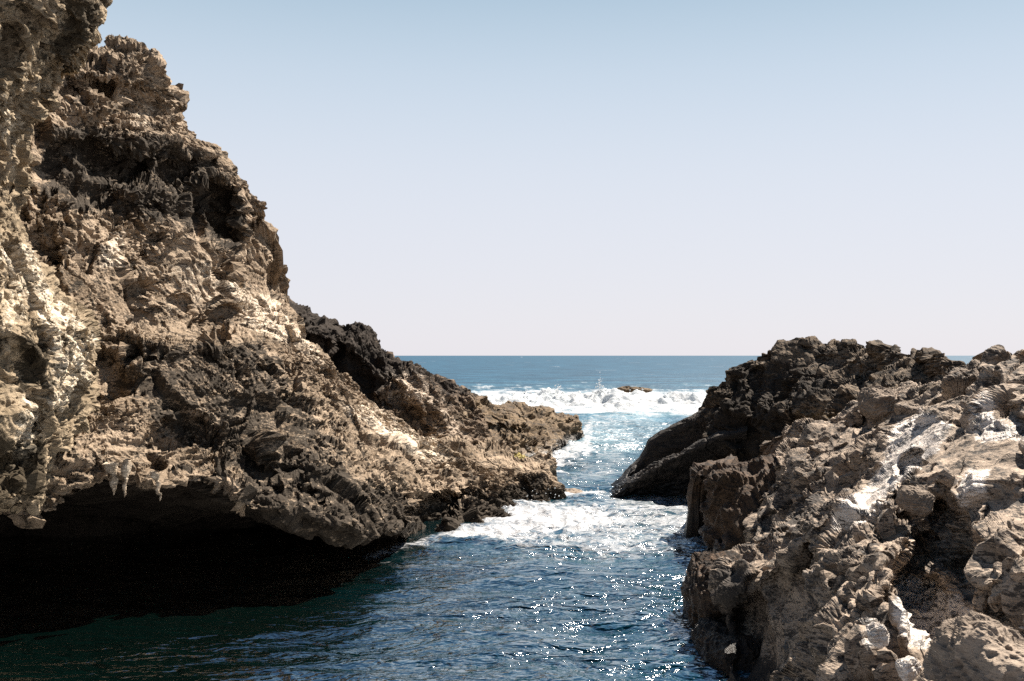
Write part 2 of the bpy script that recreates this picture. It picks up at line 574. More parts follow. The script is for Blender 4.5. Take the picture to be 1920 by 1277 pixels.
def _loft_R(R, counts, smooth_rows):
    K = len(R)
    for _ in range(smooth_rows):
        R = R.copy(); R[:, 1:-1] = (R[:, :-2] + 2 * R[:, 1:-1] + R[:, 2:]) / 4
    out = []
    for k in range(K - 1):
        p0 = R[max(k - 1, 0)]; p1 = R[k]; p2 = R[k + 1]; p3 = R[min(k + 2, K - 1)]
        d01 = np.linalg.norm(p1 - p0, axis=1, keepdims=True) + 1e-6
        d12 = np.linalg.norm(p2 - p1, axis=1, keepdims=True) + 1e-6
        d23 = np.linalg.norm(p3 - p2, axis=1, keepdims=True) + 1e-6
        m1 = 0.5 * ((p1 - p0) * np.minimum(1, d12 / d01) + (p2 - p1) * np.minimum(1, d01 / d12))
        m2 = 0.5 * ((p3 - p2) * np.minimum(1, d12 / d23) + (p2 - p1) * np.minimum(1, d23 / d12))
        n = counts[k]
        for i in range(n):
            t = i / n
            out.append((2 * t ** 3 - 3 * t ** 2 + 1) * p1 + (t ** 3 - 2 * t ** 2 + t) * m1 + (-2 * t ** 3 + 3 * t ** 2) * p2 + (t ** 3 - t ** 2) * m2)
    out.append(R[-1])
    return np.stack(out).astype(F32)


def px(*pts): return ('px', list(pts), None)


def back_of(row, dd, zf=None, z=None, dx=0.0):
    pts = []
    for q in row[1]:
        X, Y, Z = P3(*q)
        zz = z if z is not None else Z * zf
        pts.append((X + dx, Y + dd, zz))
    return ('w', pts, row[1])


def foot_of(row, z=-1.2, toward=0.0, dx=0.0):
    pts = []
    for q in row[1]:
        X, Y, Z = P3(*q)
        pts.append((X + dx, Y + toward, z))
    return ('w', pts, row[1])


def finish_rock(name, G, mat, label, cat, dark=(), pale=(), moss=(), group=None, soft=14, wob=14, smooth=False, kind=None, wet=None):
    V = flat(G)
    A = px_attrs(V, dark, pale, moss, soft, wob)
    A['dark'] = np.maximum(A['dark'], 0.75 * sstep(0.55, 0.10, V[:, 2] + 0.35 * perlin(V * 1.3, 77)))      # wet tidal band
    if wet is not None: A['dark'] = np.maximum(A['dark'], wet.ravel())       # shade of the sea cave roof and walls, painted in as near-black colour
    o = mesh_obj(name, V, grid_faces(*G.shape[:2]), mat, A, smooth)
    tag(o, label, cat, group, kind)
    return o

# ================================================================== WATER
def water_material():
    t = NT('sea_water')
    geo = t.n('ShaderNodeNewGeometry')
    pos = geo.outputs['Position']
    foam_d = t.attr('foam'); aer = t.attr('aerated'); rip = t.attr('ripple')
    mp = t.n('ShaderNodeMapping'); mp.inputs['Scale'].default_value = (0.55, 1.0, 1.0)
    t.l(pos, mp.inputs['Vector'])
    v = mp.outputs[0]
    # ---- lacy foam: warped web of ridges
    wn_ = t.n('ShaderNodeTexNoise'); wn_.inputs['Scale'].default_value = 0.9; wn_.inputs['Detail'].default_value = 3
    t.l(pos, wn_.inputs['Vector'])
    ad = t.n('ShaderNodeVectorMath', operation='MULTIPLY_ADD')
    t.l(wn_.outputs['Color'], ad.inputs[0]); ad.inputs[1].default_value = (1.6, 1.6, 0.0); t.l(v, ad.inputs[2])
    w2 = ad.outputs[0]
    web1 = t.noise(w2, 1.6, 4, 0.6, 1.4)
    web1 = t.math('SUBTRACT', 1.0, t.math('MULTIPLY', t.math('ABSOLUTE', t.math('SUBTRACT', web1, 0.5)), 5.0))
    web2 = t.noise(w2, 4.2, 4, 0.6, 1.0)
    web2 = t.math('SUBTRACT', 1.0, t.math('MULTIPLY', t.math('ABSOLUTE', t.math('SUBTRACT', web2, 0.5)), 5.0))
    cl = t.noise(w2, 0.8, 6, 0.6, 0.4)
    fine = t.noise(pos, 18, 4, 0.7)
    pat = t.math('ADD', t.math('MULTIPLY', web1, 0.26), t.math('MULTIPLY', web2, 0.20))
    pat = t.math('ADD', pat, t.math('MULTIPLY', cl, 0.40))
    pat = t.math('ADD', pat, t.math('MULTIPLY', fine, 0.22))
    ff = t.math('ADD', t.math('SUBTRACT', pat, 0.98), foam_d)
    foam = t.ramp(ff, 0.0, 0.34, 0.0, 0.92)
    foam = t.math('MULTIPLY', foam, t.ramp(foam_d, 0.02, 0.12))
    # ---- water body
    deep = t.mix(t.noise(pos, 0.25, 3, 0.5), c4(0.0004, 0.0036, 0.0029), c4(0.0005, 0.005, 0.0042))
    sx_ = t.n('ShaderNodeSeparateXYZ'); t.l(pos, sx_.inputs[0])
    deep = t.mix(t.ramp(t.math('ADD', sx_.outputs[0], t.math('MULTIPLY', t.noise(pos, 0.5, 3, 0.5), 3.0)), -2.0, 4.0), deep, c4(0.0015, 0.034, 0.052))
    swell = t.noise(v, 0.16, 5, 0.65, 0.4)
    body = t.mix(t.attr('open_sea'), deep, t.mix(t.ramp(swell, 0.38, 0.62), c4(0.003, 0.030, 0.060), c4(0.010, 0.058, 0.104)))
    body = t.mix(aer, body, c4(0.085, 0.20, 0.24))
    dif = t.n('ShaderNodeBsdfDiffuse'); t.l(body, dif.inputs[0])
    glo = t.n('ShaderNodeBsdfGlossy'); t.l(t.ramp(t.attr('open_sea'), 0.0, 1.0, 0.055, 0.42), glo.inputs['Roughness'])
    fre = t.n('ShaderNodeFresnel'); fre.inputs['IOR'].default_value = 1.33
    ff_ = t.math('MULTIPLY', fre.outputs[0], t.ramp(t.attr('open_sea'), 0.0, 1.0, 0.68, 0.09))
    wat = t.n('ShaderNodeMixShader'); t.l(ff_, wat.inputs[0]); t.l(dif.outputs[0], wat.inputs[1]); t.l(glo.outputs[0], wat.inputs[2])
    # ripples
    r1 = t.noise(v, 2.6, 3.5, 0.55, 0.5)
    r2 = t.noise(v, 7.0, 2.5, 0.5, 0.3)
    r3 = t.noise(v, 0.55, 4, 0.55, 0.2)
    h = t.math('ADD', t.math('MULTIPLY', r1, 0.19), t.math('ADD', t.math('MULTIPLY', r2, 0.055), t.math('MULTIPLY', t.noise(v, 19.0, 2, 0.5), 0.012)))
    h = t.math('ADD', h, t.math('MULTIPLY', t.math('MULTIPLY', r3, 0.5), t.attr('open_sea')))
    h = t.math('MULTIPLY', h, rip)
    bp = t.n('ShaderNodeBump'); bp.inputs['Strength'].default_value = 1.0; bp.inputs['Distance'].default_value = 1.0
    t.l(h, bp.inputs['Height']); t.l(bp.outputs[0], glo.inputs['Normal']); bd = t.n('ShaderNodeBump'); bd.inputs['Strength'].default_value = 1.0; bd.inputs['Distance'].default_value = 2.4; t.l(h, bd.inputs['Height']); t.l(bd.outputs[0], dif.inputs['Normal']); t.l(bp.outputs[0], fre.inputs['Normal'])
    f = t.n('ShaderNodeBsdfPrincipled')
    f.inputs['Base Color'].default_value = c4(0.38, 0.38, 0.39)
    f.inputs['Roughness'].default_value = 0.7
    f.inputs['Specular IOR Level'].default_value = 0.2
    bf = t.n('ShaderNodeBump'); bf.inputs['Strength'].default_value = 0.8; bf.inputs['Distance'].default_value = 0.15
    t.l(t.math('ADD', pat, 0.0), bf.inputs['Height']); t.l(bf.outputs[0], f.inputs['Normal'])
    mx = t.n('ShaderNodeMixShader'); t.l(foam, mx.inputs[0]); t.l(wat.outputs[0], mx.inputs[1]); t.l(f.outputs[0], mx.inputs[2])
    t.l(mx.outputs[0], t.out.inputs['Surface'])
    return t.m


def build_sea():
    # rows of a polar grid about the viewpoint, out to the horizon
    py = np.concatenate([np.linspace(2600, 1320, 40), np.arange(1318, 690, -1.7), np.arange(690, 668, -0.9), [667.6, 667.2, 666.9]])
    d = CAM_H * FPX / (py - HOR)
    pxs = np.concatenate([np.linspace(-2600, -60, 60), np.arange(-55, 1975, 2.6), np.linspace(1980, 4600, 60)])
    D, PX = np.meshgrid(d, pxs, indexing='ij')
    X = (PX - 960) / FPX * D
    V = np.stack([X, D, np.zeros_like(X)], 2).astype(F32)
    sp = np.gradient(d)[:, None] * -1 * np.ones_like(X)           # radial spacing
    sp = np.abs(sp).astype(F32)
    Pf = V.reshape(-1, 3)
    spf = sp.ravel()
    open_sea = sstep(28, 50, Pf[:, 1])
    z = np.zeros(len(Pf), F32)
    q = Pf.copy()
    # swell and chop, each fading where the grid cannot carry it
    for wl, amp, seed, ax, only in [(22, 0.45, 1, 0.5, 1), (9, 0.40, 2, 0.6, 1), (4.0, 0.22, 3, 0.7, 1), (3.1, 0.10, 8, 0.5, 0), (1.7, 0.085, 4, 0.6, 0),
                                    (0.9, 0.055, 5, 0.55, 0), (0.45, 0.026, 6, 0.6, 0), (0.2, 0.010, 7, 0.7, 0)]:
        keep = sstep(0.6, 0.22, spf / wl)
        if only: keep = keep * open_sea
        else: keep = keep * (1 + 1.2 * open_sea)
        p = np.stack([q[:, 0] * ax / wl + 0.25 * q[:, 1] / wl, q[:, 1] / wl, np.zeros(len(q), F32)], 1).astype(F32)
        n = perlin(p + perlin(p * 0.6, 70 + seed)[:, None] * 0.5, 80 + seed)
        z += amp * keep * (1 - 2 * np.abs(n)) * 0.9 if seed != 1 else amp * keep * n
    # turbulence in the foaming throat of the channel
    x, y = pix(Pf); x = x.astype(F32); y = y.astype(F32)
    wob = perlin(Pf * 0.8, 95) * 22 + perlin(Pf * 2.4, 96) * 10
    def P(poly, soft): return sstep(-soft, soft, poly_sd(x, y, poly) + wob)
    throat = P([(815, 1024), (900, 985), (1010, 938), (1080, 928), (1340, 930), (1340, 1035), (1220, 1062), (1030, 1050), (880, 1040)], 34)
    core = P([(820, 1022), (900, 975), (1010, 935), (1130, 950), (1180, 1000), (1060, 1030), (900, 1034)], 40)
    mid = P([(1060, 880), (1100, 780), (900, 770), (860, 740), (1420, 740), (1330, 770), (1210, 850), (1150, 925), (1010, 935), (1030, 885)], 30)
    wash = P([(860, 730), (1420, 730), (1380, 800), (1060, 812), (900, 800)], 22)
    tipf = P([(990, 872), (1100, 850), (1125, 868), (1060, 895), (1000, 905)], 14)
    caps = sstep(0.42, 0.62, perlin(np.stack([Pf[:, 0] * 0.10, Pf[:, 1] * 0.045, Pf[:, 2]], 1).astype(F32), 99)) * sstep(80, 120, Pf[:, 1]) * 0.42
    fringe = P([(690, 1075), (760, 1020), (880, 1020), (1000, 1050), (1340, 1045), (1310, 1100), (1100, 1095), (900, 1085), (760, 1100)], 26)
    foam = np.maximum.reduce([0.48 * throat, 0.66 * core, 0.40 * mid, 0.62 * wash, 0.60 * tipf, 0.30 * fringe, caps])
    def swash(line, half):
        dm = np.full(len(x), 1e9, F32)
        for (ax, ay), (bx, by) in zip(line[:-1], line[1:]):
            ex, ey = bx - ax, by - ay
            tt = np.clip(((x - ax) * ex + (y - ay) * ey) / (ex * ex + ey * ey), 0, 1)
            dm = np.minimum(dm, np.hypot(x - ax - tt * ex, (y - ay - tt * ey) * 1.6))
        return sstep(half, half * 0.2, dm + wob * 0.5)
    for line, half, amt in [([(690, 1050), (760, 1032), (830, 1014), (900, 992), (1000, 948), (1024, 926)], 26, 0.50), ([(1000, 884), (1050, 870), (1100, 852), (1106, 830)], 18, 0.55),
                            ([(1128, 942), (1200, 950), (1320, 944)], 16, 0.46), ([(1310, 950), (1318, 1070), (1286, 1100)], 18, 0.42), ([(1286, 1100), (1296, 1190), (1345, 1270)], 14, 0.38)]:
        foam = np.maximum(foam, amt * swash(line, half))
    lip = P([(1020, 925), (1135, 925), (1140, 942), (1020, 945)], 8)
    foam = np.maximum(foam, 0.66 * lip)
    z += throat * (0.10 * ridged(Pf * 0.9, 3, seed=120) + 0.04 * fbm(Pf * 3, 2, seed=121)) - 0.04 * throat
    z += core * 0.16 * ridged(Pf * 1.6, 3, seed=124)
    z += tipf * 0.10 * ridged(Pf * 2, 2, seed=122)
    aer = np.clip(0.42 * mid + 0.4 * throat + 0.12 * wash, 0, 0.9) * (0.6 + 0.6 * perlin(Pf * np.array([0.35, 0.2, 1], F32), 131))
    lee = sstep(-5.5, 1.5, Pf[:, 0] + perlin(Pf * 0.3, 141) * 1.5)          # sheltered water under the left cliff
    z *= 1 - 0.55 * (1 - lee) * (1 - open_sea)
    gust = 0.75 + 0.5 * sstep(-0.2, 0.4, perlin(Pf * np.array([0.25, 0.5, 1], F32), 142))
    rip = ((0.45 + 0.72 * lee) * gust) * (1 - open_sea) + 0.55 * open_sea - 0.15 * sstep(120, 400, Pf[:, 1])
    Pf = Pf.copy(); Pf[:, 2] = z * sstep(2500, 300, Pf[:, 1])
    # keep the far edge level
    o = mesh_obj('sea', Pf, grid_faces(len(py), len(pxs))[:, ::-1], water_material(),
                 {'foam': foam, 'aerated': np.clip(aer, 0, 1), 'ripple': rip, 'open_sea': open_sea}, smooth=True)
    tag(o, kind='structure')
    return o


build_sea()


# foam
def foam_material():
    t = NT('white_water')
    geo = t.n('ShaderNodeNewGeometry')
    n = t.noise(geo.outputs['Position'], 1.2, 6, 0.7)
    n2 = t.noise(geo.outputs['Position'], 9, 4, 0.7)
    col = t.mix(t.ramp(n, 0.35, 0.6), c4(0.56, 0.60, 0.62), c4(0.68, 0.68, 0.68))
    b = t.n('ShaderNodeBsdfPrincipled'); t.l(col, b.inputs['Base Color'])
    b.inputs['Roughness'].default_value = 0.8
    b.inputs['Subsurface Weight'].default_value = 0.0
    bp = t.n('ShaderNodeBump'); bp.inputs['Strength'].default_value = 0.7; bp.inputs['Distance'].default_value = 0.3
    t.l(t.math('ADD', n, t.math('MULTIPLY', n2, 0.3)), bp.inputs['Height']); t.l(bp.outputs[0], b.inputs['Normal'])
    tr = t.n('ShaderNodeBsdfTranslucent'); tr.inputs[0].default_value = c4(0.66, 0.68, 0.70)
    mx = t.n('ShaderNodeMixShader'); mx.inputs[0].default_value = 0.45; t.l(b.outputs[0], mx.inputs[1]); t.l(tr.outputs[0], mx.inputs[2])
    t.l(mx.outputs[0], t.out.inputs['Surface'])
    return t.m


m_foam = foam_material()


def breaker():
    nx, ny = 900, 120
    xs = np.linspace(-26, 44, nx); v = np.linspace(0, 1, ny)
    Xg, Vg = np.meshgrid(xs, v, indexing='xy')
    line = 74 + 1.5 * np.sin(Xg * 0.21 + 1) + 0.8 * np.sin(Xg * 0.6)
    prof_d = np.interp(Vg, [0, 0.55, 0.75, 0.85, 1.0], [-12.0, -3.0, 0.0, 0.9, 4.0])
    amp = 0.85 + 0.18 * np.sin(Xg * 0.35 - 0.6) + 0.14 * np.sin(Xg * 1.1) + 0.08 * np.sin(Xg * 2.7 + 1)
    prof_z = np.interp(Vg, [0, 0.25, 0.55, 0.72, 0.80, 0.9, 1.0], [-0.25, 0.18, 0.75, 1.55, 1.5, 0.6, -0.4]) * amp * 0.78
    G = np.stack([Xg, line + prof_d, prof_z], 2).astype(F32)
    V = flat(G)
    N = flat(blur(normals(G), 3))
    if N[:, 2].mean() < 0: N = -N
    w = sstep(-0.1, 0.6, V[:, 2])
    V = V + N * ((fbm(V * 0.45, 2, seed=201) * 0.4 + (0.5 - 1.3 * np.abs(perlin(V * 0.9, 202))) * 0.32 * -1 + np.abs(perlin(V * 2.2, 204)) * 0.16 + np.abs(perlin(V * 5.2, 205)) * 0.06) * (0.25 + w))[:, None]
    # ragged torn crest
    cr = sstep(0.85, 1.3, V[:, 2])
    V[:, 2] += cr * np.maximum(0, ridged(V * np.array([0.9, 0.9, 0.3], F32), 3, seed=207) - 0.5) * 0.45
    o = mesh_obj('breaking_wave', V, grid_faces(ny, nx), m_foam, None, smooth=True)
    tag(o, 'long white breaking wave rolling in across the mouth of the channel', 'breaking wave', kind='stuff')


breaker()


def ico(sub=1):
    import bmesh
    bm = bmesh.new(); bmesh.ops.create_icosphere(bm, subdivisions=sub, radius=1)
    v = np.array([p.co[:] for p in bm.verts], F32); f = np.array([[q.index for q in p.verts] for p in bm.faces], np.int32)
    bm.free(); return v, f


def spray():
    rng = np.random.RandomState(3)
    v0, f0 = ico(1)
    Vs, Fs = [], []; off = 0
    pts = []
    for cx, n, sx, up in [(1125, 200, 6, 0.9), (1045, 80, 7, 0.6), (1010, 30, 14, 0.3), (1180, 40, 20, 0.3), (1290, 50, 26, 0.3), (960, 30, 25, 0.3), (1350, 40, 6, 0.5)]:
        for _ in range(n):
            h = abs(rng.exponential(0.33)) * up
            pxx = cx + rng.normal() * sx * (1 - 0.5 * min(1, h))
            d = 74.5 + rng.normal() * 0.5
            pts.append(((pxx - 960) / FPX * d, d, 1.1 + h, 0.015 + 0.05 * rng.rand() ** 2))
    # spatter where the swell meets the rocks
    for cx, cy, d, n, s in [(1035, 872, 35.6, 60, 0.5), (1010, 940, 26.9, 50, 0.4), (1110, 930, 27.8, 40, 0.35)]:
        X, Y, Z = P3(cx, cy, d)
        for _ in range(n):
            pts.append((X + rng.normal() * s, Y + rng.normal() * s * 0.4, 0.08 + abs(rng.normal()) * 0.14, 0.008 + 0.015 * rng.rand()))
    for p in pts:
        s = p[3] * (0.8 + 0.5 * rng.rand(3))
        Vs.append(v0 * s + np.array(p[:3])); Fs.append(f0 + off); off += len(v0)
    o = mesh_obj('sea_spray', np.concatenate(Vs), np.concatenate(Fs), m_foam, None, smooth=True)
    tag(o, 'white spray thrown up above the breaking wave and the wet rocks', 'spray', kind='stuff')


spray()

# ================================================================== LEFT SIDE
def near_cliff():
    def col(pts, cx, cy, fx, fy, zup=0.25):
        W = [P3(*q) for q in pts]
        lx, ly, lz = W[-1]
        W += [(lx + cx * 0.45, ly + cy * 0.4, lz + zup * 0.3), (lx + cx, ly + cy, lz + zup), (lx + fx, ly + fy, -1.3)]
        return W
    c_edge = [(235, -260, 14.2), (200, -60, 14.2), (190, 0, 14.2), (194, 25, 14.2), (165, 62, 14.2), (148, 86, 14.2), (138, 106, 14.2), (104, 130, 14.3), (90, 152, 14.4), (94, 182, 14.5),
              (68, 228, 14.5), (50, 262, 14.6), (54, 310, 14.6), (40, 360, 14.6), (38, 400, 14.6), (66, 445, 14.6), (98, 505, 14.6), (132, 562, 14.6), (166, 612, 14.6), (186, 662, 14.6),
              (192, 708, 14.5), (176, 760, 14.4), (138, 812, 14.2), (104, 862, 14.0), (76, 912, 13.8), (55, 948, 13.7), (34, 972, 13.6)]
    c1 = [(120, -260, 12.9), (110, -60, 13), (108, 60, 13), (70, 130, 13.1), (50, 200, 13.2), (20, 260, 13.3), (10, 350, 13.5), (20, 430, 13.5), (60, 520, 13.5), (105, 610, 13.6), (128, 690, 13.6), (100, 770, 13.4),
          (66, 840, 13.1), (44, 900, 12.9), (36, 945, 12.9), (10, 970, 13.0)]
    c2 = [(-20, -260, 11.6), (-20, -60, 11.7), (-20, 100, 11.8), (-40, 250, 12.2), (-50, 350, 12.5), (-30, 450, 12.4), (0, 560, 12.3), (30, 650, 12.4), (30, 740, 12.3), (0, 830, 12.1), (-20, 890, 12.0), (-20, 960, 12.3)]
    c3 = [(-220, -260, 10.2), (-220, 100, 10.6), (-220, 450, 11.2), (-200, 700, 11.2), (-200, 850, 11.0), (-200, 960, 11.3)]
    c4_ = [(-700, -260, 7.6), (-700, 100, 8.2), (-700, 450, 8.8), (-700, 850, 8.8), (-700, 960, 9.0)]
    W0 = col(c_edge, -9.0, 1.5, -10, 2.0)
    back1 = [(x - 0.9 + 0 * x, y + 1.4, z) for x, y, z in W0]
    back2 = [(x - 5.0, y + 4.0, z) for x, y, z in W0]
    rows = [('w', back2, W0), ('w', back1, W0), ('w', W0, None), ('w', col(c1, -9, 1.2, -10, 2), None), ('w', col(c2, -9, 1, -10, 1.5), None),
            ('w', col(c3, -9, 0.5, -10, 1), None), ('w', col(c4_, -9, 0.5, -10, 1), None)]
    R = []
    for kind, pts, ref in rows:
        p = np.array(ref if ref is not None else pts, float)
        seg = np.linalg.norm(np.diff(p, axis=0), axis=1) + 1e-6
        # the last three legs (cave roof and wall) always take the last 16 % of the column
        n = len(seg); u = np.concatenate([[0], np.cumsum(seg[:n - 3])]); u = u / u[-1] * 0.84
        u = np.concatenate([u, [0.89, 0.95, 1.0]])
        R.append(row_eval_w(np.array(pts, float), 860, u))
    G = _loft_R(np.stack(R), [8, 16, 46, 70, 60, 40], 3)
    vis = np.ones(G.shape[:2], F32)
    G = carve(G, [([(40, 660), (60, 640), (75, 700), (60, 720), (42, 700)], 0.35, 10), 
                  ([(0, 860), (60, 850), (70, 905), (20, 930), (-10, 920)], 0.4, 14), ([(60, 770), (90, 760), (85, 800), (55, 820)], 0.3, 10),
                  ([(0, 60), (40, 50), (60, 110), (20, 130), (0, 110)], 0.25, 12), ([(0, 345), (45, 350), (20, 372), (0, 372)], 0.35, 8),
                  ([(100, 60), (130, 20), (150, 60), (120, 100)], 0.25, 10)])
    G = rockify(G, rot_basis(70, 65), seed=11, big=0.16, big_f=0.6, led=0.07, led_f=2.4, pit=0.10, pit_f=4.2, crust=0.060, crust_f=8, chunk=0.15, chunk_f=1.1, aniso=3.0, sign=SG(G))
    wet = np.zeros(G.shape[:2], F32); wet[:, int(860 * 0.845):] = 1.4  # cave roof and wall coloured near black, standing in for their shade
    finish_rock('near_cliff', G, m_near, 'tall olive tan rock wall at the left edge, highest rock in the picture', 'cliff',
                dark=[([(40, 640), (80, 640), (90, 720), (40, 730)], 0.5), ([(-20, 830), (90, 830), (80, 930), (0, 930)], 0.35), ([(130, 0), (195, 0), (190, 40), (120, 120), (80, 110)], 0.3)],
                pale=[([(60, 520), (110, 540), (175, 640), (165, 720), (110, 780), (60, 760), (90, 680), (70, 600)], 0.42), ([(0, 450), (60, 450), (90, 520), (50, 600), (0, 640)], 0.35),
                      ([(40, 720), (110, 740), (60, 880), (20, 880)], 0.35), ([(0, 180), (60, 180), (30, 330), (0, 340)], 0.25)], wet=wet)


def SG(G):
    """+1 or -1 so that normals point out of the rock: toward the viewer for most of the visible sheet"""
    N = flat(normals(G)); V = flat(G)
    x, y = pix(V)
    m = (x > 0) & (x < 1920) & (y > 0) & (y < 1277)
    if m.sum() < 10: m[:] = True
    d = (N[m] * (np.array([0, 0, CAM_H], F32) - V[m])).sum(1)
    return 1.0 if np.median(d) > 0 else -1.0


near_cliff()


def main_cliff():
    crest = px((-330, 130, 18.5), (-60, 110, 19.5), (60, 96, 20.3), (120, 93, 21), (150, 94, 21), (180, 86, 21.4), (202, 83, 21.8), (232, 95, 22), (249, 110, 22), (287, 117, 22.3), (291, 130, 22.3), (278, 143, 22.3), (302, 155, 22.5), (305, 176, 22.6), (322, 195, 22.8), (333, 214, 23), (331, 236, 23), (340, 252, 23.2), (349, 268, 23.4), (380, 274, 23.6), (401, 278, 23.8), (398, 304, 23.9), (419, 313, 24), (443, 330, 24.3), (457, 350, 24.5), (480, 376, 24.8), (476, 410, 25), (472, 426, 25.2), (484, 440, 25.4), (495, 455, 25.6), (515, 487, 25.9), (507, 506, 26), (498, 530, 26.1), (503, 548, 26.1), (532, 580, 25.6), (548, 625, 25.0), (600, 668, 25.4), (640, 718, 26.0), (700, 765, 27.0), (760, 808, 28.0), (830, 835, 29.0), (950, 858, 29.6), (1004, 868, 28.9), (1034, 884, 28.6))
    r1 = px((-330, 230, 16.5), (-60, 220, 17.8), (60, 200, 18.8), (160, 190, 19.6), (217, 190, 20.4), (277, 240, 21.2), (327, 310, 22.2), (387, 370, 23), (427, 430, 23.6), (462, 490, 24.4), (495, 560, 24.6), (540, 625, 24.3), (600, 680, 24.9), (660, 745, 25.4), (740, 800, 26.8), (830, 843, 28.2), (930, 868, 28.6), (1000, 880, 28.4), (1042, 896, 28.3))
    r2 = px((-330, 400, 15), (-60, 390, 16.4), (60, 380, 17.4), (160, 370, 18.4), (237, 380, 19.6), (317, 420, 20.8), (377, 470, 21.8), (427, 530, 22.6), (480, 580, 23.4), (530, 635, 23.6), (600, 700, 24.1), (680, 770, 24.9), (760, 820, 26.2), (840, 858, 27.6), (930, 880, 27.9), (1000, 893, 27.9), (1046, 906, 28.0))
    r3 = px((-330, 600, 13.8), (-60, 590, 15.2), (60, 580, 16.2), (170, 570, 17.2), (280, 580, 19.2), (370, 590, 20.6), (440, 600, 21.8), (500, 620, 22.6), (560, 670, 22.8), (640, 740, 23.4), (720, 800, 24.4), (800, 848, 25.8), (880, 882, 27.5), (930, 895, 27.2), (1000, 907, 27.4), (1048, 916, 27.7))
    r4 = px((-330, 720, 13.2), (-60, 720, 14.6), (60, 710, 15.4), (170, 705, 16.5), (270, 665, 17.2), (370, 640, 18.0), (460, 645, 19.2), (540, 685, 20.9), (620, 742, 22.2), (700, 795, 23.2), (780, 845, 24.5), (860, 888, 26.0), (930, 915, 26.2), (1000, 924, 26.9), (1048, 928, 27.4))
    r5 = px((-330, 840, 12.8), (-60, 840, 14.0), (60, 830, 14.6), (150, 800, 15.4), (250, 775, 16.0), (360, 765, 17.0), (470, 785, 17.5), (560, 825, 18.3), (640, 858, 19.1), (720, 890, 20.2), (790, 927, 21.8), (860, 952, 23.6), (930, 950, 24.9), (1000, 942, 26.2), (1044, 940, 27.1))
    lipp = [(-330, 960, 13.1), (-60, 955, 14.0), (40, 972, 14.2), (90, 955, 14.4), (130, 930, 14.6), (200, 900, 14.9), (300, 910, 15.4), (380, 898, 16.0), (430, 916, 15.9), (470, 952, 15.8), (520, 960, 16.0), (580, 985, 16.3), (650, 1008, 16.7),
            (700, 1004, 17.6), (752, 985, 19.2), (785, 975, 20.6), (815, 992, 21.6), (840, 1006, 22.0), (880, 1000, 22.8), (955, 982, 24.3), (1006, 966, 25.6), (1040, 952, 26.7)]
    lip = ('px', lipp, None)

    def under(fx, fy, zz, foot=False):
        pts = []
        for q in lipp:
            X, Y, Z = P3(*q)
            k = float(np.interp(q[0], [700, 800, 860], [1.0, 0.45, 0.03]))
            z = -1.3 if foot else (Z + 0.35) * k + (1 - k) * (-0.25)
            if zz is not None and not foot: z = (Z + zz) * k + (1 - k) * (-0.3)
            pts.append((X + fx * k, Y + fy * k + (1 - k) * 0.15, z))
        return ('w', pts, lipp)
    b1 = back_of(crest, 1.6, zf=0.93); b2 = back_of(crest, 3.6, z=-1.3)
    rows = [b2, b1, crest, r1, r2, r3, r4, r5, lip, under(-0.12, 0.08, 0.03), under(-2.0, 1.0, 0.20), under(-10.0, 3.0, 0.1), under(-11.0, 4.0, 0, True)]
    # the silhouette keeps its nicks: little smoothing
    G = build_sheet(rows, 900, [16, 22, 52, 70, 76, 60, 64, 66, 3, 14, 24, 18], smooth_rows=2)
    e = G[:, -1:]
    e1 = e.copy(); e1[..., 0] -= 0.15; e1[..., 1] += 1.0
    e2 = e.copy(); e2[..., 0] -= 1.2; e2[..., 1] += 3.0; e2[..., 2] = e[..., 2] * 0.4 - 0.6
    G = np.concatenate([G] + [e + (e1 - e) * t for t in np.linspace(0.06, 1, 16)] + [e1 + (e2 - e1) * t for t in np.linspace(0.1, 1, 10)], axis=1).astype(F32)
    G = carve(G, [
        ([(85, 270), (120, 255), (190, 270), (240, 270), (280, 285), (270, 330), (210, 375), (150, 390), (85, 350)], 0.8, 18),
        ([(345, 350), (400, 335), (445, 360), (440, 400), (455, 450), (430, 470), (390, 445), (355, 420)], 0.9, 16),
        ([(405, 470), (435, 480), (440, 525), (410, 530)], 0.8, 12),
        ([(120, 160), (170, 150), (220, 165), (185, 195), (110, 200)], 0.8, 14),
        ([(200, 290), (360, 300), (380, 350), (300, 350), (210, 330)], 0.5, 16),
        ([(60, 420), (110, 430), (120, 490), (90, 520), (60, 480)], 0.5, 14),
        ([(225, 480), (255, 490), (250, 525), (225, 520)], 0.4, 10),
        ([(340, 560), (365, 560), (360, 580), (342, 580)], 0.3, 8),
        ([(300, 790), (380, 780), (375, 815), (310, 825)], 0.45, 12),
        ([(490, 680), (530, 685), (520, 705), (492, 700)], 0.35, 6),
        ([(430, 830), (480, 820), (500, 860), (560, 880), (520, 930), (480, 890), (440, 880)], 0.45, 14),
        ([(480, 930), (560, 900), (620, 930), (600, 985), (540, 975)], 0.4, 16),
        ([(770, 955), (800, 930), (880, 925), (860, 950), (830, 1000), (780, 1030), (760, 1015)], 1.8, 12),
        ([(175, 860), (190, 900), (230, 915), (270, 900), (290, 930), (330, 930), (180, 950), (140, 930)], 0.25, 10),
        ([(120, 640), (200, 650), (240, 700), (200, 770), (140, 800), (110, 850), (90, 800)], 0.35, 22),
        # proud ribs and shelves
        ([(110, 105), (250, 100), (330, 190), (260, 170), (150, 140)], -0.35, 12),
        ([(190, 330), (300, 345), (440, 400), (330, 400), (210, 380)], -0.25, 14),
        ([(500, 560), (560, 640), (640, 740), (600, 740), (520, 650)], -0.3, 14),
        ([(250, 645), (330, 632), (420, 640), (330, 675), (250, 700)], -0.2, 10),
        ([(600, 740), (760, 800), (850, 850), (720, 820)], -0.2, 12),
    ])
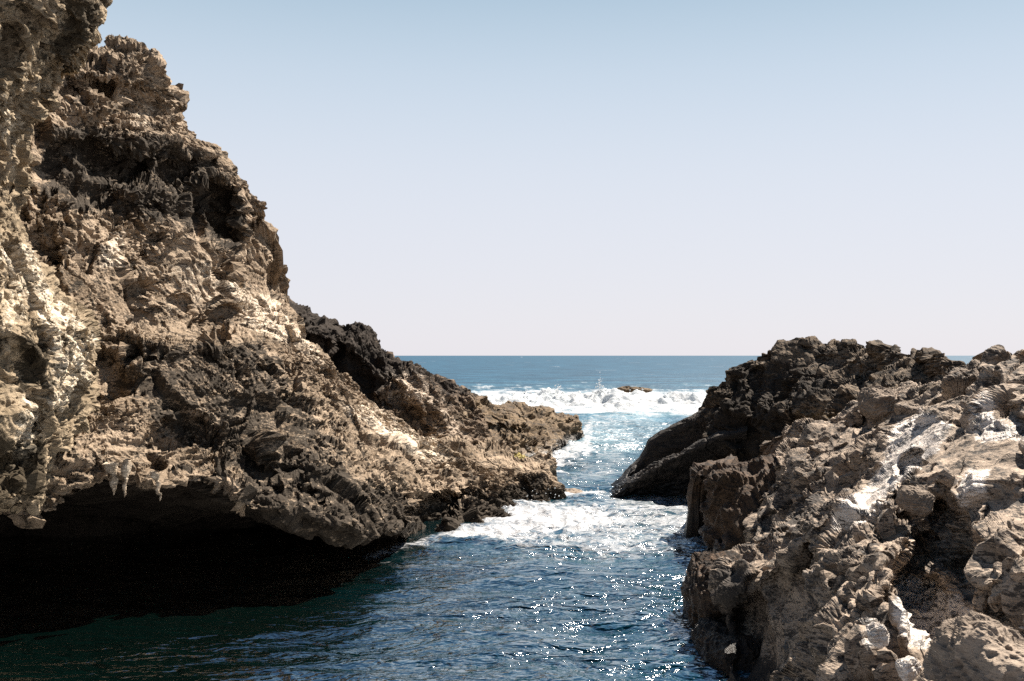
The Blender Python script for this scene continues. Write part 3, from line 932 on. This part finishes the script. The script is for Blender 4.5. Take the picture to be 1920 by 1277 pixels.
    G = rockify(G, rot_basis(60, 38), seed=23, big=0.24, big_f=0.40, led=0.15, led_f=1.5, pit=0.18, pit_f=3.3, crust=0.090, crust_f=6.0, chunk=0.24, chunk_f=0.62, bias=68, aniso=3.5, pitmask=0.30, sign=SG(G))
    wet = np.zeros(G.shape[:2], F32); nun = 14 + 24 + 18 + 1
    wet[-nun:] = 1.4  # rows under the lip: cave shade painted into the rock colour
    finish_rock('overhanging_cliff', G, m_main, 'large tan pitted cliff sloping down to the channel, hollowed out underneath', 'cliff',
                dark=[([(80, 230), (290, 250), (400, 300), (470, 400), (440, 470), (340, 420), (200, 400), (80, 380)], 0.28), ([(240, 650), (480, 640), (560, 740), (640, 850), (560, 940), (420, 880), (300, 800), (220, 720)], 0.20),  # first patch paints the shade of the upper hollows into the colour
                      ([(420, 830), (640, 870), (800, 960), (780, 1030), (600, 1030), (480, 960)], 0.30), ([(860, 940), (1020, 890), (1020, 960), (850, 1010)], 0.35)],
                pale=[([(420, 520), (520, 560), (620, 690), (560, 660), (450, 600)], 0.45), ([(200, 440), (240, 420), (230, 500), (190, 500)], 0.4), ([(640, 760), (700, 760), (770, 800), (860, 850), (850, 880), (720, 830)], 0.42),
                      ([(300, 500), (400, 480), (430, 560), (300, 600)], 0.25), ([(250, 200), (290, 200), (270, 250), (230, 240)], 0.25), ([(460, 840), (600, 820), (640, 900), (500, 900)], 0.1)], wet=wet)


main_cliff()


def dark_ridge():
    crest = px((470, 500, 29.5), (515, 548, 29), (545, 566, 29), (570, 569, 29.5), (600, 590, 30), (640, 611, 31), (662, 608, 31.4), (682, 614, 31.6), (702, 627, 32), (704, 645, 32), (722, 660, 32.5), (755, 668, 33), (790, 682, 33.5),
               (812, 700, 34), (840, 711, 34.5), (870, 725, 35), (892, 738, 35.4), (897, 752, 35))
    r1 = px((470, 560, 28.4), (530, 610, 28), (600, 640, 28.8), (660, 665, 29.8), (710, 690, 30.5), (760, 705, 31), (800, 722, 32), (850, 745, 33), (885, 762, 34), (902, 770, 34.4))
    r2 = px((470, 640, 27.8), (540, 680, 27.4), (620, 710, 28.2), (690, 730, 29.2), (740, 745, 29.3), (790, 755, 29.9), (840, 775, 31.5), (880, 795, 32.8), (915, 808, 33.8))
    r3 = px((470, 720, 27.4), (560, 750, 27), (660, 790, 28.2), (740, 805, 28.9), (800, 812, 29.4), (850, 825, 30.6), (890, 838, 32), (930, 850, 33.4))
    r4 = px((470, 860, 27), (700, 880, 28), (850, 890, 29.5), (950, 900, 33))
    rows = [back_of(crest, 6, z=-1.3), back_of(crest, 2.2, zf=0.9), crest, r1, r2, r3, r4]
    G = build_sheet(rows, 340, [14, 18, 44, 44, 44, 20], smooth_rows=1)
    G = carve(G, [([(560, 640), (640, 640), (700, 690), (700, 730), (740, 770), (690, 770), (600, 700)], 0.8, 14),
                  ([(700, 730), (750, 735), (765, 765), (720, 770)], 0.5, 8),
                  ([(720, 690), (780, 690), (830, 740), (850, 800), (800, 780), (760, 740)], -0.5, 12)])
    G = rockify(G, rot_basis(55, 45), seed=37, big=0.22, big_f=0.5, led=0.12, led_f=1.8, pit=0.14, pit_f=2.6, crust=0.06, crust_f=4.0, chunk=0.20, chunk_f=0.7, sign=SG(G))
    finish_rock('dark_ridge', G, m_ridge, 'blackish craggy rock ridge running down behind the tan overhanging cliff', 'rock',
                dark=[([(500, 540), (700, 600), (760, 690), (700, 740), (740, 790), (640, 740), (560, 660)], 0.42), ([(700, 620), (800, 680), (890, 740), (840, 740), (740, 690)], 0.25)],
                pale=[([(700, 700), (740, 680), (790, 700), (880, 800), (860, 850), (800, 810), (830, 760), (720, 760)], 0.48), ([(840, 780), (900, 830), (880, 850), (820, 830)], 0.4)])


dark_ridge()


def promontory():
    crest = px((815, 735, 35.5), (860, 742, 35.8), (895, 749, 36), (930, 753, 37), (980, 755, 38.5), (1030, 762, 40), (1058, 774, 41), (1082, 790, 41.6), (1096, 818, 41.6), (1100, 842, 41))
    r1 = px((810, 775, 33.2), (870, 775, 33.8), (930, 778, 35.2), (985, 780, 36.8), (1030, 786, 38.4), (1062, 800, 39.8), (1084, 815, 40.6), (1096, 835, 40.8), (1100, 846, 40.6))
    r2 = px((810, 820, 31.8), (880, 815, 32.6), (940, 818, 33.8), (995, 822, 35.4), (1035, 828, 37.0), (1065, 833, 38.6), (1086, 838, 39.8), (1097, 846, 40.3), (1099, 849, 40.2))
    r3 = px((820, 870, 30.6), (890, 862, 31.6), (945, 862, 32.6), (995, 862, 34.2), (1035, 862, 36.2), (1062, 860, 37.8), (1084, 856, 39.2), (1096, 852, 39.9), (1098, 852, 40))
    foot = foot_of(r3, z=-1.3, toward=0.3)
    rows = [back_of(crest, 5, z=-1.3), back_of(crest, 1.8, zf=0.75), crest, r1, r2, r3, foot]
    G = build_sheet(rows, 250, [10, 14, 30, 34, 34, 16], smooth_rows=1)
    G = carve(G, [([(900, 785), (960, 800), (1000, 815), (940, 820), (905, 805)], 0.5, 8), ([(1060, 840), (1100, 830), (1100, 870), (1060, 870)], 0.3, 8)])
    G = rockify(G, rot_basis(10, 14), seed=41, big=0.16, big_f=0.5, led=0.24, led_f=1.7, pit=0.09, pit_f=2.6, crust=0.06, crust_f=4, chunk=0.12, chunk_f=0.8, aniso=5, fold=0.2, sign=SG(G))
    finish_rock('low_promontory', G, m_prom, 'low brown layered rock point reaching into the sea at the end of the left cliff', 'rock',
                dark=[([(1050, 825), (1110, 800), (1110, 880), (1030, 880)], 0.45)],
                pale=[([(820, 740), (890, 760), (900, 850), (830, 850)], 0.3)], moss=[([(935, 850), (970, 848), (1025, 855), (1022, 868), (960, 866)], 0.5), ([(1080, 800), (1100, 820), (1100, 845), (1085, 835)], 0.25)], soft=6, wob=6)


promontory()

# hanging rock spikes at the lip of the cave
def spike(cx, ty, by, w, d, label, lean=0):
    n, m = 26, 14
    out = []
    for i in range(n):
        t = i / (n - 1)
        y = ty + (by - ty) * t
        r = w * (1 - t) ** 0.8 * (1 + 0.25 * math.sin(t * 9 + cx)) / FPX * d / 2 + 0.004
        X, Y, Z = P3(cx + lean * t, y, d)
        for k in range(m):
            a = 2 * math.pi * k / m
            out.append((X + math.cos(a) * r, Y + math.sin(a) * r * 1.3, Z))
    G = np.array(out, F32).reshape(n, m, 3)
    V = flat(G); V = V + perlin(V * 9, 5)[:, None] * 0.03 + perlin(V * 22, 6)[:, None] * 0.012
    z = np.zeros(len(V), F32)
    o = mesh_obj('hanging_spike', V, grid_faces(n, m, True), m_main, {'dark': z, 'pale': z + 0.3, 'moss': z})
    tag(o, label, 'rock spike', 'rock spikes hanging from the cave lip')


spike(209, 868, 926, 20, 14.75, 'leftmost pointed rock spike hanging from the cliff lip over the dark cave', 8)
spike(238, 862, 932, 16, 14.8, 'middle slender rock spike hanging from the cliff lip over the dark cave', -5)
spike(290, 885, 940, 15, 15.0, 'rightmost rock spike hanging alone from the cliff lip over the dark cave', 9)

# ================================================================== RIGHT SIDE
def outcrop():
    crest = px((1318, 775, 28.0), (1334, 752, 28), (1346, 735, 28), (1364, 722, 28), (1371, 697, 28), (1395, 688, 28), (1412, 680, 28), (1455, 671, 27.8), (1452, 656, 27.6), (1478, 648, 27.4), (1505, 630, 27), (1545, 640, 26),
               (1566, 646, 25.4), (1572, 635, 25.2), (1620, 645, 24), (1665, 648, 22.5), (1700, 662, 21), (1722, 672, 20), (1750, 662, 19), (1785, 672, 18), (1830, 680, 17), (1900, 690, 16), (2050, 700, 15))
    r1 = px((1322, 800, 27), (1350, 770, 26.6), (1400, 735, 26.4), (1450, 715, 26), (1510, 690, 25), (1570, 685, 23.6), (1640, 690, 21.6), (1700, 700, 19.4), (1760, 705, 17.4), (1830, 715, 16), (1900, 725, 15), (2050, 740, 14))
    r2 = px((1326, 840, 26.4), (1360, 820, 26), (1400, 790, 25.6), (1450, 765, 24.8), (1510, 745, 23.2), (1580, 740, 21), (1640, 745, 19), (1700, 750, 17.2), (1760, 755, 16), (1830, 770, 15), (2050, 790, 13))
    r3 = px((1318, 880, 26.2), (1350, 880, 25.8), (1400, 860, 25.3), (1450, 840, 24.4), (1500, 825, 22.4), (1570, 810, 19.6), (1640, 810, 17.4), (1720, 810, 16), (1830, 830, 14.5), (2050, 850, 12.5))
    r4 = px((1312, 915, 26.6), (1345, 920, 25.9), (1400, 925, 25.2), (1450, 910, 24), (1500, 890, 22.2), (1570, 880, 19.6), (1650, 880, 17.6), (2050, 950, 12.5))
    rows = [back_of(crest, 5, z=-1.3), back_of(crest, 2.0, zf=0.9), crest, r1, r2, r3, r4, foot_of(r4, toward=0.4)]
    G = build_sheet(rows, 440, [12, 16, 36, 42, 44, 34, 14], smooth_rows=1)
    G = carve(G, [([(1400, 690), (1440, 690), (1480, 730), (1500, 760), (1440, 750), (1405, 730)], 0.5, 14), ([(1380, 790), (1440, 780), (1440, 870), (1390, 880)], 0.4, 12),
                  ([(1500, 650), (1560, 660), (1640, 700), (1560, 700)], 0.4, 12), ([(1600, 700), (1640, 690), (1640, 730), (1610, 740)], 0.4, 8),
                  ([(1490, 770), (1560, 765), (1600, 790), (1530, 815), (1490, 805)], 0.3, 12)])
    G = rockify(G, rot_basis(-20, 28), seed=53, big=0.20, big_f=0.5, led=0.20, led_f=1.5, pit=0.10, pit_f=3.2, crust=0.055, crust_f=4.5, chunk=0.22, chunk_f=0.75, aniso=3, fold=0.3, sign=SG(G))
    finish_rock('craggy_outcrop', G, m_out, 'dark brown craggy outcrop with the highest crest on the right, above the tilted slabs', 'rock',
                dark=[([(1330, 750), (1440, 740), (1500, 820), (1460, 920), (1310, 930)], 0.32), ([(1370, 690), (1480, 680), (1560, 720), (1480, 760), (1370, 750)], 0.2)],
                pale=[([(1600, 650), (1750, 680), (1740, 740), (1620, 700)], 0.22), ([(1750, 690), (1900, 700), (1900, 780), (1700, 800)], 0.3)],
                moss=[([(1478, 775), (1520, 762), (1570, 768), (1610, 780), (1590, 806), (1530, 822), (1484, 816)], 0.40)], soft=10, wob=12)


outcrop()


def slab(rows_px, label, seed, back=3.5):
    rows = [px(*r) for r in rows_px]
    R = [back_of(rows[0], back, z=-1.3), back_of(rows[0], 1.0, zf=0.8)] + rows + [foot_of(rows[-1], toward=0.5)]
    G = build_sheet(R, 200, [8, 10] + [24] * (len(rows) - 1) + [10], smooth_rows=1)
    G = rockify(G, rot_basis(0, -32), seed=seed, big=0.05, big_f=0.6, led=0.06, led_f=2.0, pit=0.03, pit_f=4, crust=0.04, crust_f=4.5, chunk=0.035, chunk_f=0.8, aniso=6, fold=0.05, joint=0.08, sign=SG(G))
    finish_rock('tilted_slab', G, m_slab, label, 'rock slab', pale=[([(x, y - 10) for x, y, d in rows_px[0]] + [(x, y + 5) for x, y, d in rows_px[0][::-1]], 0.30)], group='dark tilted slabs at the channel mouth', soft=4, wob=4)  # pale strip: sunlight on the top edge painted into the colour


slab([[(1150, 915, 28.8), (1160, 904, 28.9), (1204, 852, 29.2), (1216, 824, 29.3), (1262, 794, 29.0), (1330, 758, 28.4), (1392, 742, 27.8)],
      [(1152, 920, 28.3), (1165, 908, 28.3), (1208, 858, 28.5), (1222, 831, 28.6), (1266, 802, 28.4), (1335, 768, 27.8), (1396, 756, 27.2)],
      [(1158, 930, 28.6), (1185, 908, 28.6), (1225, 878, 28.5), (1262, 855, 28.4), (1300, 832, 28.2), (1345, 810, 27.8), (1400, 800, 27.4)],
      [(1165, 940, 28.9), (1200, 935, 28.9), (1250, 930, 28.8), (1300, 925, 28.6), (1345, 915, 28.2), (1400, 900, 27.8)]],
     'upper dark tilted slab with a notched end, its top edge slanting down into the channel', 61)
slab([[(1132, 938, 27.5), (1170, 906, 27.5), (1208, 880, 27.2), (1270, 846, 26.9), (1340, 812, 26.5), (1400, 795, 26.2)],
      [(1138, 941, 27.0), (1176, 914, 26.9), (1214, 888, 26.6), (1275, 854, 26.3), (1345, 822, 25.9), (1400, 808, 25.7)],
      [(1160, 943, 27.2), (1200, 925, 27.3), (1240, 905, 27.3), (1290, 885, 27.1), (1345, 870, 26.7), (1400, 860, 26.3)],
      [(1170, 946, 27.3), (1210, 947, 27.6), (1260, 944, 27.6), (1310, 938, 27.5), (1350, 930, 27.0), (1400, 920, 26.6)]],
     'lower black tilted slab tapering to a point at the water, overhanging on its underside', 67)


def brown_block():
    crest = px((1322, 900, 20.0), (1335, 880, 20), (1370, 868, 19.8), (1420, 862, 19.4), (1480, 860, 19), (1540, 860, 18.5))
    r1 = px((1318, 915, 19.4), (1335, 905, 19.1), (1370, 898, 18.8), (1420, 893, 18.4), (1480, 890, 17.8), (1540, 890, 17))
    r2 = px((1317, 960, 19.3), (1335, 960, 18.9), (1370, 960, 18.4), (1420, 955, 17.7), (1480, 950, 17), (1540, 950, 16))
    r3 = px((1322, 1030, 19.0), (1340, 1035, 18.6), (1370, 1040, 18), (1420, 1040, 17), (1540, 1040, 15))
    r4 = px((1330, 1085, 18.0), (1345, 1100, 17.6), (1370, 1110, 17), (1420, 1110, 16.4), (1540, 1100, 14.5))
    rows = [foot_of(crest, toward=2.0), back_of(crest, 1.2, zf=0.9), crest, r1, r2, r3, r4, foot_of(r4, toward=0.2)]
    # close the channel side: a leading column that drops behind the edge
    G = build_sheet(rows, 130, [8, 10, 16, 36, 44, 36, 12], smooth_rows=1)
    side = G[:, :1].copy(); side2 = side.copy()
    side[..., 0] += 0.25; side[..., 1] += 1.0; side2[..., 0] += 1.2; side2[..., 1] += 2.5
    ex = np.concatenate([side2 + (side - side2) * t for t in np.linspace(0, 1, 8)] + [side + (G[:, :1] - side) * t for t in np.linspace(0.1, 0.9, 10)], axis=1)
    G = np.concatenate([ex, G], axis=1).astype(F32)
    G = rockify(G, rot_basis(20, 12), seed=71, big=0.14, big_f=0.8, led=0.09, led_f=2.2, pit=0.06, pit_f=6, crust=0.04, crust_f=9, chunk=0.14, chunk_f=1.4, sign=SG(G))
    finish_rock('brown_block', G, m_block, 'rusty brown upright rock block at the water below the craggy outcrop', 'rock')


brown_block()


def right_mass():
    L = [
        [(1478, 812, 20), (1530, 790, 18.5), (1590, 772, 17.5), (1640, 742, 17), (1700, 722, 16), (1760, 715, 15), (1800, 700, 14.5), (1845, 672, 14), (1880, 654, 13.6), (1905, 643, 13.2), (1960, 636, 12.8), (2250, 600, 11.5)],
        [(1458, 850, 18.5), (1520, 835, 17), (1600, 808, 15.4), (1700, 775, 13.8), (1800, 745, 12.6), (1920, 710, 11.6), (2250, 700, 10)],
        [(1448, 880, 17.6), (1500, 865, 16.4), (1600, 850, 14.2), (1700, 830, 12.4), (1800, 815, 11.3), (1920, 800, 10.4), (2250, 780, 9)],
        [(1432, 925, 16.6), (1480, 905, 15.6), (1560, 890, 13.8), (1650, 890, 11.9), (1750, 885, 10.6), (1850, 875, 9.7), (1950, 865, 9.1), (2250, 850, 8.0)],
        [(1404, 1000, 15.4), (1450, 985, 14.2), (1520, 965, 12.5), (1600, 965, 10.9), (1700, 975, 9.7), (1800, 965, 8.8), (1920, 950, 8.1), (2250, 940, 7.0)],
        [(1352, 1052, 14.6), (1420, 1055, 13.2), (1500, 1050, 11.4), (1550, 1040, 10.0), (1640, 1055, 9.0), (1740, 1080, 8.5), (1830, 1050, 7.4), (1950, 1040, 6.9), (2250, 1030, 6.2)],
        [(1347, 1130, 13.7), (1420, 1145, 12.2), (1490, 1145, 10.7), (1550, 1130, 9.0), (1640, 1145, 8.2), (1740, 1160, 7.8), (1850, 1150, 6.7), (1950, 1130, 6.2), (2250, 1120, 5.6)],
        [(1358, 1220, 12.7), (1430, 1228, 11.2), (1490, 1225, 9.6), (1560, 1215, 8.0), (1640, 1220, 7.2), (1750, 1228, 6.9), (1850, 1230, 6.1), (2250, 1220, 5.0)],
        [(1385, 1320, 11.2), (1450, 1320, 10.0), (1510, 1305, 8.2), (1590, 1310, 7.0), (1700, 1330, 6.4), (1850, 1330, 5.5), (2250, 1330, 4.5)],
        [(1400, 1500, 9.5), (1500, 1500, 8.0), (1600, 1500, 6.0), (1850, 1500, 4.8), (2250, 1500, 3.8)],
    ]
    rows = [px(*r) for r in L]
    R = [back_of(rows[0], 6, z=-1.3), back_of(rows[0], 2.0, zf=0.8)] + rows
    G = build_sheet(R, 640, [10, 14, 90, 76, 74, 88, 80, 80, 76, 76, 30], smooth_rows=2)
    # channel wall folding down behind the left edge to the water
    e = G[:, :1]
    s1 = e.copy(); s1[..., 0] += 0.10; s1[..., 1] += 0.6; s1[..., 2] = e[..., 2] * 0.55 - 0.3
    s2 = e.copy(); s2[..., 0] += 0.5; s2[..., 1] += 1.2; s2[..., 2] = -1.4
    ex = np.concatenate([s2 + (s1 - s2) * t for t in np.linspace(0, 1, 14)] + [s1 + (e - s1) * t for t in np.linspace(0.05, 0.95, 20)], axis=1)
    r_ = G[:, -1:]; r1_ = r_.copy(); r1_[..., 0] += 7.0; r1_[..., 2] *= 0.95      # the shelf goes on beyond the frame
    r2_ = r1_.copy(); r2_[..., 0] += 2.5; r2_[..., 2] = -1.4
    G = np.concatenate([G] + [r_ + (r1_ - r_) * t for t in np.linspace(0.02, 1, 60)] + [r1_ + (r2_ - r1_) * t for t in np.linspace(0.08, 1, 14)], axis=1)
    G = np.concatenate([ex, G], axis=1).astype(F32)
    G = carve(G, [
        ([(1736, 930), (1778, 931), (1792, 966), (1806, 1058), (1822, 1108), (1930, 1135), (1940, 1215), (1820, 1189), (1785, 1203), (1743, 1200), (1700, 1150), (1665, 1115), (1661, 1079), (1700, 1009), (1730, 973)], 1.25, 16),
        ([(1655, 1120), (1720, 1150), (1790, 1230), (1760, 1262), (1690, 1235), (1660, 1180)], 0.30, 12),
        ([(1400, 1110), (1470, 1060), (1530, 1010), (1545, 1080), (1540, 1140), (1500, 1200), (1440, 1277), (1380, 1277), (1372, 1150)], 0.8, 18),
        ([(1440, 900), (1480, 905), (1530, 940), (1500, 975), (1440, 990), (1420, 970)], 0.4, 16),
        ([(1540, 870), (1590, 850), (1650, 870), (1640, 900), (1600, 920), (1550, 905)], 0.45, 12),
        ([(1600, 790), (1640, 765), (1655, 775), (1640, 800), (1610, 805)], 0.6, 8),
        ([(1690, 860), (1715, 845), (1730, 860), (1705, 895), (1680, 890)], 0.5, 8),
        ([(1855, 775), (1885, 745), (1920, 760), (1930, 800), (1890, 790)], 0.45, 10),
        ([(1665, 925), (1690, 905), (1690, 960), (1735, 965), (1730, 1000), (1690, 975)], 0.5, 9),
        ([(1600, 1030), (1640, 1035), (1650, 1055), (1610, 1058)], 0.22, 6),
        ([(1830, 1040), (1880, 1030), (1900, 1070), (1850, 1080)], 0.25, 10),
        ([(1620, 945), (1650, 930), (1670, 960), (1640, 960)], 0.2, 8),
        # proud blocks
        ([(1541, 1010), (1600, 985), (1660, 990), (1705, 1005), (1690, 1050), (1660, 1100), (1640, 1130), (1590, 1110), (1550, 1060)], -0.4, 10),
        ([(1345, 1060), (1390, 1040), (1420, 1060), (1400, 1120), (1350, 1140)], -0.5, 10),
        ([(1500, 800), (1560, 800), (1600, 830), (1560, 850), (1500, 840)], -0.3, 12),
        ([(1450, 860), (1510, 855), (1540, 880), (1510, 900), (1460, 895)], -0.3, 10),
        ([(1740, 800), (1800, 785), (1920, 800), (1920, 900), (1800, 920), (1730, 880)], -0.22, 26),
        ([(1800, 960), (1920, 940), (1930, 1090), (1840, 1110), (1805, 1020)], -0.35, 14),
        ([(1490, 945), (1540, 935), (1565, 960), (1540, 1000), (1505, 990)], -0.25, 10),
        ([(1540, 1170), (1600, 1150), (1640, 1190), (1600, 1230), (1540, 1220)], -0.15, 12),
    ])
    G = rockify(G, rot_basis(-35, 32), seed=83, big=0.16, big_f=0.9, led=0.12, led_f=1.9, rubble=0.22, pit=0.06, pit_f=2.9, crust=0.030, crust_f=10, chunk=0.21, chunk_f=0.62, joint=0.10, aniso=3.5, pitmask=0.30, fold=0.12,
                calm=[([(1640, 700), (1800, 720), (1780, 790), (1650, 830), (1560, 860), (1600, 790)], 0.5), ([(1560, 1010), (1660, 990), (1700, 1010), (1650, 1120), (1570, 1080)], 0.45), ([(1640, 830), (1690, 790), (1790, 785), (1760, 850), (1690, 910), (1640, 950), (1600, 960), (1620, 900)], 0.95), ([(1740, 800), (1800, 785), (1930, 800), (1930, 1090), (1840, 1090), (1800, 1020), (1780, 920)], 0.72),
                      ([(1690, 1090), (1760, 1090), (1840, 1150), (1930, 1190), (1930, 1240), (1720, 1230), (1670, 1160)], 0.85), ([(1380, 1070), (1530, 1020), (1545, 1150), (1440, 1277), (1370, 1277)], 0.55)], sign=SG(G))
    finish_rock('weathered_rock_shelf', G, m_right, 'broad tan rock shelf with pale worn patches and a shadowed gully, filling the lower right', 'rock',
                dark=[([(1440, 900), (1540, 900), (1540, 1000), (1400, 1020)], 0.12), ([(1340, 1050), (1400, 1060), (1400, 1277), (1340, 1277)], 0.3)],
                pale=[([(1680, 790), (1720, 775), (1790, 790), (1760, 850), (1700, 900), (1640, 950), (1560, 1000), (1560, 960), (1650, 880)], 0.62),
                      ([(1820, 750), (1850, 730), (1870, 780), (1920, 790), (1930, 830), (1850, 830), (1820, 800)], 0.55),
                      ([(1810, 870), (1860, 880), (1850, 930), (1800, 950), (1790, 900)], 0.5),
                      ([(1690, 1085), (1800, 1105), (1840, 1160), (1920, 1190), (1930, 1240), (1790, 1222), (1700, 1215), (1665, 1150)], 0.7),
                      ([(1570, 930), (1640, 920), (1660, 980), (1580, 990)], 0.45), ([(1600, 1150), (1660, 1140), (1680, 1200), (1620, 1230)], 0.35)])


right_mass()


def boulder(name, cx, cy, d, wpx, hpx, dep, mat, label, cat='boulder', seed=0, rotd=0, disp=0.12, res=90, group=None, dark=0.0, pale=0.0, led=0.3, box=0.65, parent=None, tilt=0.0, **kw):
    """closed lump: a rounded block of the given apparent size, weathered"""
    X, Y, Z = P3(cx, cy, d)
    a = wpx / FPX * d / 2; c = hpx / FPX * d / 2; b = dep / 2
    th = np.linspace(0, math.pi, res); ph = np.linspace(0, 2 * math.pi, res * 2, endpoint=False)
    T, PH = np.meshgrid(th, ph, indexing='ij')
    def sp(v): return np.sign(v) * np.abs(v) ** box
    x = sp(np.sin(T)) * sp(np.cos(PH)); y = sp(np.sin(T)) * sp(np.sin(PH)); z = sp(np.cos(T))
    G = np.stack([x * a, y * b, z * c], 2)
    r = math.radians(tilt)
    M = np.array([[math.cos(r), 0, math.sin(r)], [0, 1, 0], [-math.sin(r), 0, math.cos(r)]])
    G = G @ M.T
    k = math.radians(rotd); M = np.array([[math.cos(k), -math.sin(k), 0], [math.sin(k), math.cos(k), 0], [0, 0, 1]])
    G = (G @ M.T + np.array([X, Y, Z])).astype(F32)
    s = (a + b + c) / 3
    V = flat(G); cen = np.array([X, Y, Z], F32)
    N = V - cen; N /= np.linalg.norm(N, axis=1, keepdims=True) + 1e-6
    B = rot_basis(-35, 32)
    q = (V @ B.T / s).astype(F32)
    f1, f2, idv = worley(q * 0.9, seed + 2)
    dd = (idv - 0.5) * 1.1 * sstep(0, 0.2, f2 - f1) + (ridged(q * 0.9, 4, seed=seed) - 0.4) * 1.0
    qz = q[:, 2] * 5 + perlin(q * 1.3, seed + 9) * 1.5
    fr = qz - np.floor(qz); dd += (np.where(fr < 0.8, fr / 0.8, (1 - fr) / 0.2) - 0.5) * led
    f1, f2, idv = worley(q * 3.2, seed + 5)
    dd -= (1 - sstep(0.15, 0.42, f1)) * 0.45 * sstep(-0.1, 0.4, perlin(q, seed + 8))
    dd += (ridged(q * np.array([4, 4, 9], F32), 4, seed=seed + 21) - 0.3) * 0.3
    V = V + N * (dd * disp * s)[:, None]
    n = len(V); o1 = np.ones(n, F32)
    o = mesh_obj(name, V, grid_faces(res, res * 2, True)[:, ::-1], mat, {'dark': o1 * dark, 'pale': o1 * pale, 'moss': o1 * 0})
    tag(o, label, cat, group)
    return o


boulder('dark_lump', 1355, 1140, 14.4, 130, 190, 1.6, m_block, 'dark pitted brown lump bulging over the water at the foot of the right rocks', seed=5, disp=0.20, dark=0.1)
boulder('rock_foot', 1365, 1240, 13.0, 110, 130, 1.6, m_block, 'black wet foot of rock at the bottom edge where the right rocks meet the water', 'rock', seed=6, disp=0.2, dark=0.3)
boulder('corner_boulder', 1868, 1262, 5.3, 190, 160, 0.9, m_smooth, 'smooth grooved tan boulder in the bottom right corner', seed=7, disp=0.20, box=0.7, tilt=14)
boulder('rounded_boulder', 1648, 756, 15.6, 66, 60, 0.7, m_smooth, 'rounded grey knob standing beside a black cleft at the top of the shelf', seed=8, disp=0.2, box=0.8)
boulder('crest_boulder', 1758, 738, 14.6, 60, 36, 0.5, m_out, 'rough rounded knob near the crest at the head of the pale shelf', seed=9, disp=0.12, box=0.8)
boulder('flat_stone', 1716, 938, 9.6, 60, 46, 0.30, m_smooth, 'flat tilted stone slab at the head of the shadowed gully', 'stone', seed=10, disp=0.16, tilt=15)
boulder('ledge_stone', 1492, 993, 13.3, 26, 18, 0.18, m_pale, 'small round greyish pink stone lying on a shaded ledge', 'stone', seed=12, disp=0.12, box=0.9, res=40)
boulder('pale_shard', 1704, 1256, 6.5, 40, 44, 0.14, m_pale, 'broad pale upright rock shard with a dark nick at the bottom of the gully', 'rock shard', seed=13, disp=0.22, group='pale shards in the gully', tilt=-12, pale=0.4, res=60)
boulder('pale_shard', 1768, 1228, 6.3, 24, 60, 0.11, m_pale, 'tall narrow pale shard standing beside the corner boulder', 'rock shard', seed=14, disp=0.28, group='pale shards in the gully', tilt=22, pale=0.4, res=60)
boulder('pale_shard', 1646, 1190, 7.25, 34, 40, 0.15, m_pale, 'pale pointed shard on the sunlit rib left of the gully', 'rock shard', seed=15, disp=0.28, group='pale shards in the gully', tilt=-25, pale=0.4, res=60)
boulder('channel_rock', 1064, 929, 28.4, 70, 24, 0.7, m_smooth, 'small tan rock awash in foam in the middle of the channel', 'rock', seed=16, disp=0.15, box=0.9, res=50)
boulder('reef_rock', 1182, 732, 78, 80, 11, 1.2, m_prom, 'low brown reef rock just showing behind the breaking wave', 'rock', seed=17, disp=0.3, box=0.9, res=50)
boulder('crest_block', 1594, 652, 24.6, 46, 18, 0.6, m_out, 'tilted flat block perched on the crest of the craggy outcrop', 'rock', seed=18, disp=0.2, box=0.5, tilt=12, dark=0.2, res=50)
boulder('ragged_boulder', 1352, 745, 27.9, 50, 44, 0.9, m_out, 'small ragged knob above the upper end of the tilted slabs', seed=19, disp=0.35, box=0.8, dark=0.1, res=60)

print('script seconds', round(time.time() - T0, 1), 'verts', sum(len(o.data.vertices) for o in sc.objects if o.type == 'MESH'))
